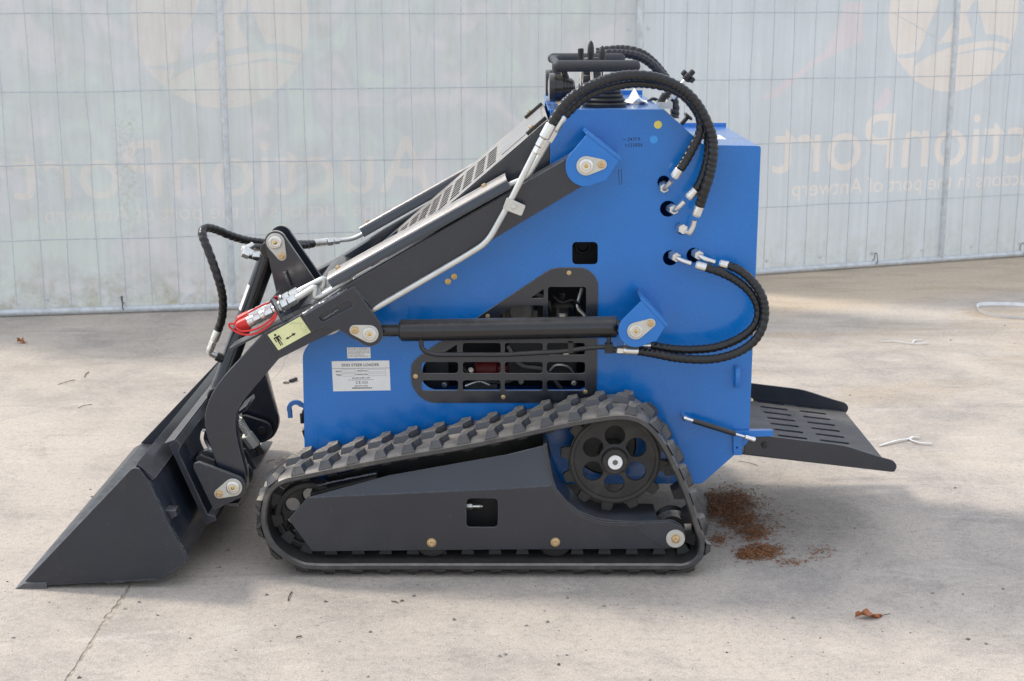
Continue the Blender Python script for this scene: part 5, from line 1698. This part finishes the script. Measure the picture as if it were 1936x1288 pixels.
part('hub', MB().lathe(Vector((sc_.x, YSp + 0.03, sc_.z)), (0, -1, 0), [(0, 30 * ss_), (0.030, 30 * ss_), (0.032, 25 * ss_), (0.052, 24 * ss_), (0.054, 22 * ss_), (0.054, 15 * ss_), (0.052, 14 * ss_)], 36), 'cast', spr)
part('washer', MB().lathe(Vector((sc_.x, YSp - 0.022, sc_.z)), (0, -1, 0), [(0, 13.8 * ss_), (0.004, 13.8 * ss_), (0.005, 13 * ss_), (0.005, 5.4 * ss_), (0.001, 5 * ss_)], 30), 'white', spr)
part('axle_hole', MB().cyl(Vector((sc_.x, YSp - 0.0245, sc_.z)), Vector((sc_.x, YSp - 0.010, sc_.z)), 5.2 * ss_, 16), 'engine', spr)
part('drive_motor', MB().cyl((sc_.x - 0.02, YSp + 0.06, sc_.z + 0.02), (sc_.x - 0.02, YN - 0.001, sc_.z + 0.02), 0.082, 28, 0.006).cyl((sc_.x, YSp + 0.02, sc_.z), (sc_.x, YSp + 0.07, sc_.z), 0.04, 24), 'cast', spr)  # motor made oversize and black to darken the shaded gap behind the sprocket
for o in [track, tf, idl, spr] + rollers:
    far_copy(o)
# cross beams that carry the track frames under the body
for xx in (700, 1000):
    c = at(xx, 960, 0.17)
    part('undercarriage_beam', MB().box((c.x - 0.03, 0.17, c.z - 0.03), (c.x + 0.03, 2 * YC - 0.17, c.z + 0.04)), 'charcoal')

# ---- operator platform --------------------------------------------------------------------
YPn = 0.240
YPf = 0.830
fa, fb = at(1408, 859, YPn), at(1691, 892, YPn)
ex = (fb - fa).normalized()
nz = Vector((-ex.z, 0, ex.x))
def onfloor(px, py):
    p = onplane(px, py, fa + nz * 0.004, nz) - fa
    return p.dot(ex), p.y + fa.y
Lp = (fb - fa).length
Mp = Matrix(((ex.x, 0, -nz.x * -1, fa.x), (0, 1, 0, 0), (ex.z, 0, nz.z, fa.z), (0, 0, 0, 1)))
# right-handed: ex, Y, ex x Y
e3p = ex.cross(Vector((0, 1, 0)))
Mp = Matrix(((ex.x, 0, e3p.x, fa.x), (0, 1, 0, 0), (ex.z, 0, e3p.z, fa.z), (0, 0, 0, 1)))
nearL, nearR = onfloor(*zJ((805, 630))[0]), onfloor(*zJ((1110, 665))[0])
farL, farR = onfloor(*zJ((645, 345))[0]), onfloor(*zJ((925, 375))[0])
slots = []
for s_near, s_far in ((nearL, farL), (nearR, farR)):
    for k in range(8):
        f = k / 7
        s0 = (s_near[0] + s_far[0]) / 2
        y = s_near[1] + (s_far[1] - s_near[1]) * f
        slots.append(rnd([(s0, y - 0.010), (s0 + 0.086, y - 0.010), (s0 + 0.086, y + 0.010), (s0, y + 0.010)], 0.009, 4))
plat = part('operator_platform', MB().slab([[(-0.02, YPn + 0.004), (Lp - 0.006, YPn + 0.004), (Lp - 0.006, YPf - 0.004), (-0.02, YPf - 0.004)]] + slots, Mp, -0.003, 0.004, 0.0006), 'deck')
flange_px = [(1406, 858), (1410, 823), (1420, 821), (1430, 822), (1596, 842), (1664, 864), (1690, 871), (1697, 882), (1691, 893)]
flx = rnd(XZ(flange_px, YPn), [0.004, 0.006, 0, 0, 0.03, 0.02, 0.018, 0.018, 0.004])
part('side_flange', MB().plate([flx], YPn, YPn + 0.004, 0.0015), 'charcoal', plat)
part('side_flange', MB().plate([flx], YPf - 0.004, YPf, 0.0015), 'charcoal', plat)
part('bolt', bolt_mb(at(1445, 841, YPn), 0.008, 0.6), 'black', plat)
# hinge lugs, gas strut, support bar
br = part('platform_hinge', MB().plate([rnd(XZ([(1386, 828), (1404, 826), (1403, 861), (1387, 861)], 0.205), 0.003), circ(XZ([(1393, 847)], 0.205)[0], 0.0028, 12)], 0.205, 0.211, 0.001), 'blue')
part('support_bar', MB().box((at(1389, 822, 0.21).x, 0.222, at(1389, 824, 0.22).z), (at(1460, 822, 0.22).x, 0.236, at(1389, 814, 0.22).z)), 'blue', br)
part('strut_tab', MB().plate([XZ([(1383, 815), (1462, 814), (1462, 825), (1386, 828)], 0.2065)], 0.2065, 0.2125, 0.001), 'blue', br)
YGs = 0.185
g0, g1 = at(1294, 790.5, YGs), at(1424, 831, YGs)
gd_ = (g1 - g0).normalized()
GLn = (g1 - g0).length
gs = part('gas_strut', MB().lathe(g0 + gd_ * GLn * 0.12, gd_, [(0, 0.004), (0.001, 0.0072), (GLn * 0.62, 0.0072), (GLn * 0.625, 0.005)], 18), 'black')
part('strut_rod', MB().cyl(g0 + gd_ * GLn * 0.7, g0 + gd_ * GLn * 0.9, 0.0034, 12), 'chrome', gs)
part('ball_joint', MB().lathe(g0 - gd_ * 0.006, gd_, [(0, 0.003), (0.003, 0.007), (0.008, 0.008), (0.012, 0.0055), (0.03, 0.005)], 14).cyl(g0, g0 + Vector((0, 0.03, 0)), 0.0045, 10), 'chrome', gs)
part('ball_joint', MB().lathe(g0 + gd_ * GLn * 0.87, gd_, [(0, 0.004), (0.002, 0.0062), (0.02, 0.0062), (0.024, 0.0075), (0.03, 0.0065), (0.033, 0.002)], 14).cyl(g1 - gd_ * 0.004, g1 - gd_ * 0.004 + Vector((0, 0.055, 0)), 0.004, 10), 'chrome', gs)
# tie-down ring on the rear side
tq = at(1392, 712, YN)
mb = MB()
ring = [(0.0, -0.030), (0.022, -0.026), (0.030, -0.010), (0.030, 0.012), (0.022, 0.028), (0.0, 0.032), (0.0, 0.020), (0.014, 0.016), (0.019, 0.006), (0.019, -0.006), (0.013, -0.016), (0.0, -0.018)]
Mr = Matrix(((0, 0, 1, tq.x), (-1, 0, 0, YN), (0, 1, 0, tq.z), (0, 0, 0, 1)))
mb.slab([ring], Mr, -0.006, 0.006, 0.0012)
part('tie_down_ring', mb, 'blue')
part('bolt', bolt_mb(at(1420, 757, 0.235), 0.005, 0.8, (1, 0, 0)), 'bolt')
for v in (315, 335):
    p = at(1439, v, 0.23)
    part('screw', bolt_mb(Vector((hr_[0] + 0.001, 0.24, p.z)), 0.005, 0.6, (1, 0, 0)), 'zinc')
# tow hook on the front
YHk = 0.30
sH = scale_at(YHk, 775)
hx = XZ([(559, 774)], YHk)[0]
outer = circ(hx, 17 * sH, 18, rad(35), rad(205))
inner = circ(hx, 8.5 * sH, 18, rad(205), rad(35))
tip = XZ([(544, 791), (552.5, 791)], YHk)
root_ = XZ([(576, 773), (576, 757)], YHk)
part('tow_hook', MB().plate([[root_[1]] + outer + tip + inner + [root_[0]]], YHk, YHk + 0.012, 0.0015), 'blue')
part('hook_latch', MB().cyl(at(571, 782, YHk + 0.006), at(572, 800, YHk + 0.006), 0.006, 10).cyl(at(574, 776, YHk), at(570, 796, YHk), 0.0035, 8), 'cast')

# ---- bucket ----------------------------------------------------------------------------------
YB0, YB1 = -0.070, 1.130
bk = [(28.5, 1111), (46, 1098), (247, 886), (254, 883), (263, 885), (281, 908), (312, 975), (352, 1051), (350, 1063), (300, 1094), (87, 1106), (86, 1109)]
prof = XZ(bk, YB0)
zmin = min(p[1] for p in prof)
prof = [(x, max(z - zmin, 0.0) + 0.001) for x, z in prof]
sp = part('bucket', MB().plate([[prof[1]] + prof[2:11]], YB0, YB0 + 0.008, 0.0015), 'bucket')
part('side_plate', MB().plate([[prof[1]] + prof[2:11]], YB1 - 0.008, YB1, 0.0015), 'bucket', sp)
def shell(pts, t, name, y0, y1, parent, mat='bucket', bev=0.0):
    """bent sheet along (x, z) points, thickness t inwards (left of travel)"""
    n = len(pts)
    P = [Vector((p[0], p[1])) for p in pts]
    N = []
    for i in range(n):
        d1 = (P[i] - P[i - 1]).normalized() if i else (P[1] - P[0]).normalized()
        d2 = (P[i + 1] - P[i]).normalized() if i < n - 1 else d1
        m = (d1 + d2).normalized()
        N.append(Vector((-m.y, m.x)))
    poly = [tuple(p) for p in P] + [tuple(P[i] + N[i] * t) for i in reversed(range(n))]
    return part(name, MB().plate([poly], y0, y1, bev or 0.001), mat, parent)
back = [prof[10], prof[9], prof[8], prof[7], prof[6], prof[5], prof[3]]
shell(back, 0.007, 'shell_plate', YB0 + 0.008, YB1 - 0.008, sp)
# folded lip along the top, carried by the back wall
lipA, lipB = Vector(prof[3]), Vector(prof[5])
lx = 0.055
part('top_lip', MB().plate([[(prof[3][0] + 0.001, prof[3][1] - 0.001), (prof[3][0] + 0.004, prof[3][1] + 0.008), (prof[5][0] + 0.014, prof[5][1] + 0.004), (prof[5][0] + 0.006, prof[5][1] - 0.002)]], YB0 + 0.012, YB1 - 0.012, 0.001), 'bucket', sp)
# weld seams where the side plate meets the shell
weld([(282, 910), (313, 977), (353, 1051), (351, 1063)], 0.0032, sp, YB0 + 0.010, 'bucket')
weld([(345, 1067), (302, 1094), (200, 1101)], 0.0028, sp, YB0 + 0.006, 'bucket')
# cutting edge
ce = [prof[0], (prof[0][0] + 0.028, prof[0][1] + 0.016), (at(88, 1098, YB0).x, prof[0][1] + 0.0165), (at(88, 1098, YB0).x, prof[0][1])]
part('cutting_edge', MB().plate([ce], YB0 - 0.003, YB1 + 0.003, 0.001), 'worn_edge', sp)
# stiffening tab on the back wall
q = at(325, 980, YB0)
part('rear_stop', MB().plate([XZ([(307, 963), (333, 963), (336, 972), (318, 985)], YB0 + 0.03)], YB0 + 0.02, YB0 + 0.06, 0.001), 'bucket', sp)

# ---- quick attach frame ------------------------------------------------------------------------
YQ0, YQ1 = 0.085, 0.975
# plate welded on the bucket's back: runs parallel to the back wall, with a hooked top edge
q_top, q_bot = at(331, 847, YQ0), at(394, 982, YQ0)
qd = (Vector((q_bot.x, q_bot.z)) - Vector((q_top.x, q_top.z))).normalized()
qn = Vector((-qd.y, qd.x))
if qn.x < 0:
    qn = -qn
A_, B_ = Vector((q_top.x, q_top.z)), Vector((q_bot.x, q_bot.z))
def off(p, s, h):
    v = p + qd * s + qn * h
    return (v.x, v.y)
qa = part('attachment_plate', MB().plate([[off(A_, -0.01, -0.012), off(A_, -0.018, 0.012), off(A_, 0.0, 0.018), off(A_, 0.012, 0.004), off(B_, -0.012, 0.004), off(B_, 0.0, 0.02), off(B_, 0.010, 0.02), off(B_, 0.012, -0.012)]], YQ0, YQ1, 0.0015), 'bucket')
part('hook_strip', MB().plate([[off(A_, -0.022, -0.020), off(A_, -0.022, 0.010), off(A_, -0.017, 0.010), off(A_, -0.017, -0.020)]], YQ0 - 0.002, YQ1 + 0.002, 0.001), 'bucket', qa)
# near ear plate with the pivot pin, and the matching middle ears
YE = 0.070
sE = scale_at(YE, 922)
pe = XZ([(441, 922)], YE)[0]
ear = circ(pe, 24 * sE, 16, rad(60), rad(-75)) + XZ([(409, 963), (404, 966), (365, 885), (366, 877), (375, 874)], YE)
er = part('ear_plate', MB().plate([rnd(ear, 0.002, 2)], YE, YE + 0.014, 0.0018), 'bucket', qa)
pin_set(qa, (441, 921), (415, 933), YE, 17.5, 9.5)
part('ear_plate', MB().plate([rnd(ear, 0.002, 2)], 0.175, 0.189, 0.0018), 'bucket', qa)
YE2 = 0.565
pe2 = XZ([(497, 812)], YE2)[0]
ear2 = circ(pe2, 19 * scale_at(YE2), 16, rad(70), rad(-60)) + XZ([(478, 838), (440, 850), (438, 790), (465, 783)], YE2)
part('ear_plate', MB().plate([ear2], YE2 - 0.014, YE2, 0.0018), 'bucket', qa)
part('pivot_pin', MB().cyl(Vector((pe2[0], YE2 - 0.018, pe2[1])), Vector((pe2[0], YE2, pe2[1])), 0.0135, 20, 0.002), 'cast', qa)
# skid strip along the bottom edge, sloping web plates behind
bs = at(455, 948, 0.10)
part('bottom_strip', MB().box((bs.x - 0.035, 0.10, bs.z - 0.012), (bs.x - 0.006, 0.66, bs.z - 0.006)), 'bucket', qa)
for yy in (0.19, 0.33, 0.47):
    web = XZ([(392, 905), (430, 905), (452, 945), (408, 965)], YE)
    part('web_plate', MB().plate([web], yy, yy + 0.008, 0.001), 'bucket', qa)
# locking lever, spring and plunger
lv = PZ(zN, [(70, 615), (62, 680), (95, 760), (150, 840)], [0.20, 0.20, 0.20, 0.20])
P_ = resample(crom(lv, 0.005), 0.005)
vs, fs = [], []
for i, p in enumerate(P_):
    t = (P_[min(i + 1, len(P_) - 1)] - P_[max(i - 1, 0)]).normalized()
    n = Vector((-t.z, 0, t.x))
    w = 0.0045
    for sx, sy in ((-1, -1), (1, -1), (1, 1), (-1, 1)):
        vs.append(p + n * w * sx + Vector((0, 0.0125 * sy, 0)))
for i in range(len(P_) - 1):
    for k in range(4):
        fs.append((i * 4 + k, i * 4 + (k + 1) % 4, (i + 1) * 4 + (k + 1) % 4, (i + 1) * 4 + k))
fs += [(3, 2, 1, 0), tuple((len(P_) - 1) * 4 + k for k in range(4))]
ll = part('lock_lever', MB().add(vs, fs), 'chrome', qa, angle=50)
fixn(ll)
s0, s1 = at(*zN((372, 515))[0], 0.30), at(*zN((450, 640))[0], 0.31)
sd = s1 - s0
coil = []
ax = sd.normalized(); aa = ax.orthogonal().normalized(); ab = ax.cross(aa)
for k in range(140):
    t = k / 139
    an = t * 2 * math.pi * 9
    coil.append(s0 + sd * t + (aa * math.cos(an) + ab * math.sin(an)) * 0.0085)
part('spring', MB().sweep(coil, 0.0024, 6), 'zinc_matte', qa)
part('plunger', MB().cyl(s0 - sd * 0.3, s1 + sd * 0.8, 0.005, 10), 'chrome', qa)
b0, b1_ = at(*zN((440, 650))[0], 0.31), at(*zN((515, 750))[0], 0.32)
dB = (b1_ - b0)
part('lock_block', MB().hexnut(b0, b1_, 0.0175), 'zinc_matte', qa)
part('lock_bolt', MB().cyl(b1_, b1_ + dB * 0.35, 0.009, 12).lathe(b1_ + dB * 0.3, dB, [(0, 0.012), (0.01, 0.012), (0.014, 0.006)], 6), 'cast', qa)
# gusset seen above the spring
part('gusset', MB().plate([XZ(zN((360, 460), (440, 400), (450, 430), (350, 500)), 0.24)], 0.24, 0.36, 0.001), 'bucket', qa)
part('gusset', MB().plate([XZ(zN((0, 860), (40, 830), (160, 880), (185, 950), (0, 900)), 0.16)], 0.16, 0.24, 0.001), 'bucket', qa)

# ------------------------------------------------------------------ loose things on the ground and on the machine
def leaf(name, px, py, L, W, rot, label, curl=0.012, mat='leaf'):
    c = gnd(px, py)
    n = 9
    vs, fs = [], []
    for i in range(n):
        t = i / (n - 1)
        w = W * math.sin(math.pi * min(1, t * 0.96 + 0.02)) ** 0.8 * (1 + 0.12 * math.sin(i * 2.3))
        for s in (-1, -0.5, 0, 0.5, 1):
            z = 0.003 + curl * abs(s) ** 1.5 * (0.6 + 0.4 * math.sin(i * 1.7 + s)) + 0.006 * math.sin(t * 5)
            vs.append((L * (t - 0.5), s * w / 2, max(z, 0.0015)))
    for i in range(n - 1):
        for k in range(4):
            fs.append((i * 5 + k, i * 5 + k + 1, (i + 1) * 5 + k + 1, (i + 1) * 5 + k))
    m = len(vs)
    vs += [(p[0], p[1], p[2] - 0.0009) for p in vs[:m]]
    fs += [tuple(q + m for q in reversed(f)) for f in fs]
    R = Matrix.Rotation(rot, 3, 'Z')
    root = empty(name, c, label, 'leaf', 'dry leaves on the concrete')
    o = MB().add([R @ Vector(v) for v in vs], fs).build('blade', mat)
    o.parent = root
    o = MB().sweep([R @ Vector((L * 0.44 + k * L * 0.09, 0.0, 0.004 + 0.001 * k)) for k in range(5)], 0.0012, 6).build('stalk', 'twig')
    o.parent = root
    return root
leaf('dry_leaf', 1642, 1168, 0.066, 0.028, 0.1, 'single curled orange brown leaf on bare concrete in front, right of the machine')
leaf('dry_leaf', 40, 649, 0.045, 0.026, -0.5, 'small brown leaf near the fence at the far left', 0.02)

def zip_tie(px_pts, label, r=0.0024):
    pts = [gnd(a, b) for a, b in px_pts[0]]
    c = pts[0].copy()
    root = empty('cable_tie', c, label, 'cable tie', 'cut white cable ties on the ground')
    for i, l in enumerate(px_pts):
        P = resample(crom([gnd(a, b) + Vector((0, 0, 0.003 + 0.004 * math.sin(k * 1.3))) for k, (a, b) in enumerate(l)], 0.006), 0.006)
        vs, fs = [], []
        for k, p in enumerate(P):
            t = (P[min(k + 1, len(P) - 1)] - P[max(k - 1, 0)]).normalized()
            s = Vector((-t.y, t.x, 0)).normalized()
            for a, b in ((-1, 0), (1, 0), (1, 1), (-1, 1)):
                vs.append(p - c + s * a * r * 1.3 + Vector((0, 0, 0.0018 * b)))
        for k in range(len(P) - 1):
            for j in range(4):
                fs.append((k * 4 + j, k * 4 + (j + 1) % 4, (k + 1) * 4 + (j + 1) % 4, (k + 1) * 4 + j))
        fs += [(3, 2, 1, 0), tuple((len(P) - 1) * 4 + j for j in range(4))]
        o = MB().add(vs, fs).build('strap' if i == 0 else 'strap_end', 'tie_white')
        o.parent = root
        fixn(o)
    h = gnd(*px_pts[0][-1]) - c
    o = MB().box((h.x - 0.004, h.y - 0.003, 0.001), (h.x + 0.004, h.y + 0.003, 0.007)).build('head', 'tie_white')
    o.parent = root
zt = zm(1420, 560, 3.752)
zip_tie([zt((920, 328), (1030, 332), (1145, 345)), zt((1145, 345), (1200, 347), (1252, 340)), zt((1145, 340), (1160, 323), (1210, 318))], 'thin cut cable tie farther back, between the hoop of strapping and the platform')
zip_tie([zt((915, 1068), (1020, 1042), (1120, 1022)), zt((1120, 1022), (1180, 1052), (1280, 1058)), zt((1120, 1022), (1145, 1013), (1195, 1015))], 'forked white cable tie just behind the end of the platform', 0.003)
# hoop of white packing strap
def hoop():
    px = zt((1940, 75), (1860, 70), (1760, 68), (1640, 70), (1608, 90), (1640, 125), (1740, 150), (1850, 160), (1960, 165), (2080, 140), (2100, 100), (2040, 80))
    P = resample(crom([gnd(a, b) for a, b in px], 0.01, True), 0.012, True)
    c = sum(P, Vector()) / len(P)
    n = len(P)
    vs, fs = [], []
    for p in P:
        d = (p - c).normalized()
        for a, z in ((0, 0.001), (0.0, 0.017), (0.0012, 0.017), (0.0012, 0.001)):
            vs.append(p - c + d * a + Vector((d.x * 0.006 * (z > 0.01), d.y * 0.006 * (z > 0.01), z)))
    for k in range(n):
        k2 = (k + 1) % n
        for j in range(4):
            fs.append((k * 4 + j, k * 4 + (j + 1) % 4, k2 * 4 + (j + 1) % 4, k2 * 4 + j))
    o = MB().add(vs, fs).build('packing_strap', 'tie_white')
    fixn(o)
    o.location = c
    tag(o, 'loose hoop of white plastic strapping on the ground at the right edge', 'strap')
hoop()
# grey cotter pin by the tow hook
c = gnd(550, 722)
root = empty('cotter_pin', c, 'grey metal pin with ring lying behind the tow hook', 'pin')
a, b, r0 = gnd(548, 724) - c, gnd(561, 719.5) - c, gnd(541, 725) - c
o = MB().cyl(a + Vector((0, 0, 0.007)), b + Vector((0, 0, 0.007)), 0.007, 12, 0.002).build('shank', 'cast'); o.parent = root
o = MB().sweep([r0 + Vector((0.010 * math.cos(t), 0.010 * math.sin(t), 0.003)) for t in [2 * math.pi * k / 16 for k in range(17)]], 0.0018, 6).build('ring', 'cast'); o.parent = root
# paper sheet on the console
pa_ = [at(1176, 196, 0.42), at(1224, 195, 0.42), at(1205, 178, 0.60), at(1188, 186, 0.62)]
zt_ = tl[1]
x0, x1 = at(1175, 196, 0.44).x, at(1224, 196, 0.44).x
vs, fs = [], []
nx, ny = 9, 7
for i in range(nx):
    for j in range(ny):
        u, v = i / (nx - 1), j / (ny - 1)
        z = 0.0015 + 0.034 * math.exp(-((u - 0.62) / 0.14) ** 2) * (0.4 + 0.6 * v) + 0.004 * math.sin(u * 9 + v * 4) ** 2
        vs.append((x0 + (x1 - x0) * u, 0.40 + 0.16 * v, zt_ + z))
for i in range(nx - 1):
    for j in range(ny - 1):
        k = i * ny + j
        fs.append((k, k + ny, k + ny + 1, k + 1))
m = len(vs)
vs += [(p[0], p[1], p[2] - 0.0006) for p in vs[:m]]
fs += [tuple(q + m for q in reversed(f)) for f in fs]
o = MB().add(vs, fs).build('paper_sheet', 'paper')
tag(o, 'creased white paper sheet lying on the blue control console', 'paper')

# ---- scattered bits ------------------------------------------------------------------
def heap():
    rg = random.Random(21)
    mb = MB()
    blobs = [(1385, 950, 44, 24, 1500), (1360, 965, 30, 16, 600), (1400, 985, 36, 18, 800), (1425, 1010, 30, 16, 420), (1438, 1045, 36, 14, 900), (1410, 1050, 16, 9, 260), (1360, 1022, 18, 11, 120), (1345, 945, 16, 16, 260), (1400, 975, 90, 50, 300), (1500, 1065, 26, 8, 60), (1550, 1045, 30, 12, 60), (1440, 1000, 60, 40, 160)]
    for bx_, by_, rx, ry, n in blobs:
        for _ in range(n):
            px, py = bx_ + rg.gauss(0, rx * 0.5), by_ + rg.gauss(0, ry * 0.5)
            if px < 1338 and py > 940:
                continue
            dens = math.exp(-((px - bx_) / rx) ** 2 - ((py - by_) / ry) ** 2)
            c = gnd(px, py) + Vector((0, 0, 0.001 + rg.random() * 0.010 * dens))
            a = rg.uniform(0, math.pi)
            L = rg.uniform(0.004, 0.014)
            d = Vector((math.cos(a), math.sin(a), rg.uniform(-0.3, 0.3))) * L / 2
            s = Vector((-math.sin(a), math.cos(a), rg.uniform(-.4, .4))) * rg.uniform(0.0006, 0.0022)
            p = [c - d - s, c + d - s * 0.6, c + d + s * 0.6, c - d + s]
            for q in p:
                q.z = max(q.z, 0.0008)
            top = Vector((0, 0, 0.0008))
            mb.add(p + [c + top], [(0, 1, 4), (1, 2, 4), (2, 3, 4), (3, 0, 4)])
    o = mb.build('pine_litter', 'needle', smooth=False)
    tag(o, 'reddish brown heap of dry plant litter behind the track', 'plant litter', kind='stuff')
heap()

def grit():
    rg = random.Random(5)
    mb = MB()
    for _ in range(700):
        if rg.random() < 0.75:
            px, py = rg.uniform(-60, 2000), 560 + 760 * rg.random() ** 0.7
        else:
            px, py = rg.uniform(300, 1900), rg.uniform(1085, 1288)
        c = gnd(px, py)
        if c.y > 4.6 or (c.y > 3.2 and c.x < 0.6):
            continue
        r = min(0.0009 / max(rg.random(), 0.04) ** 0.6, 0.007)
        vs = []
        for k in range(6):
            t = k * math.pi / 3 + rg.uniform(-.3, .3)
            vs.append(c + Vector((math.cos(t) * r * rg.uniform(.6, 1.2), math.sin(t) * r * rg.uniform(.5, 1.1), 0.0002)))
        for k in range(3):
            t = k * 2.09 + rg.uniform(-.4, .4)
            vs.append(c + Vector((math.cos(t) * r * 0.5, math.sin(t) * r * 0.5, r * rg.uniform(.4, .8))))
        mb.add(vs, [(0, 1, 6), (1, 2, 7), (1, 7, 6), (2, 3, 7), (3, 4, 8), (3, 8, 7), (4, 5, 8), (5, 0, 6), (5, 6, 8), (6, 7, 8)])
    o = mb.build('ground_grit', 'stone', smooth=False)
    tag(o, 'scattered small grit and pebbles on the concrete yard', 'gravel', kind='stuff')
    mb = MB()
    for (a, b, a2, b2) in [(110, 728, 142, 719), (148, 772, 174, 766), (160, 714, 168, 704), (1396, 873, 1432, 881), (545, 1137, 552, 1120), (560, 1207, 570, 1204), (520, 870, 505, 877), (740, 1138, 752, 1141)]:
        p, q = gnd(a, b), gnd(a2, b2)
        m = (p + q) / 2 + Vector((rg.gauss(0, .004), rg.gauss(0, .004), 0.004))
        mb.sweep(crom([p + Vector((0, 0, .002)), m, q + Vector((0, 0, .002))], 0.01), rg.uniform(0.0009, 0.0017), 5)
    o = mb.build('twig_litter', 'twig')
    tag(o, 'scattered thin brown twigs on the concrete yard', 'twigs', kind='stuff')
grit()
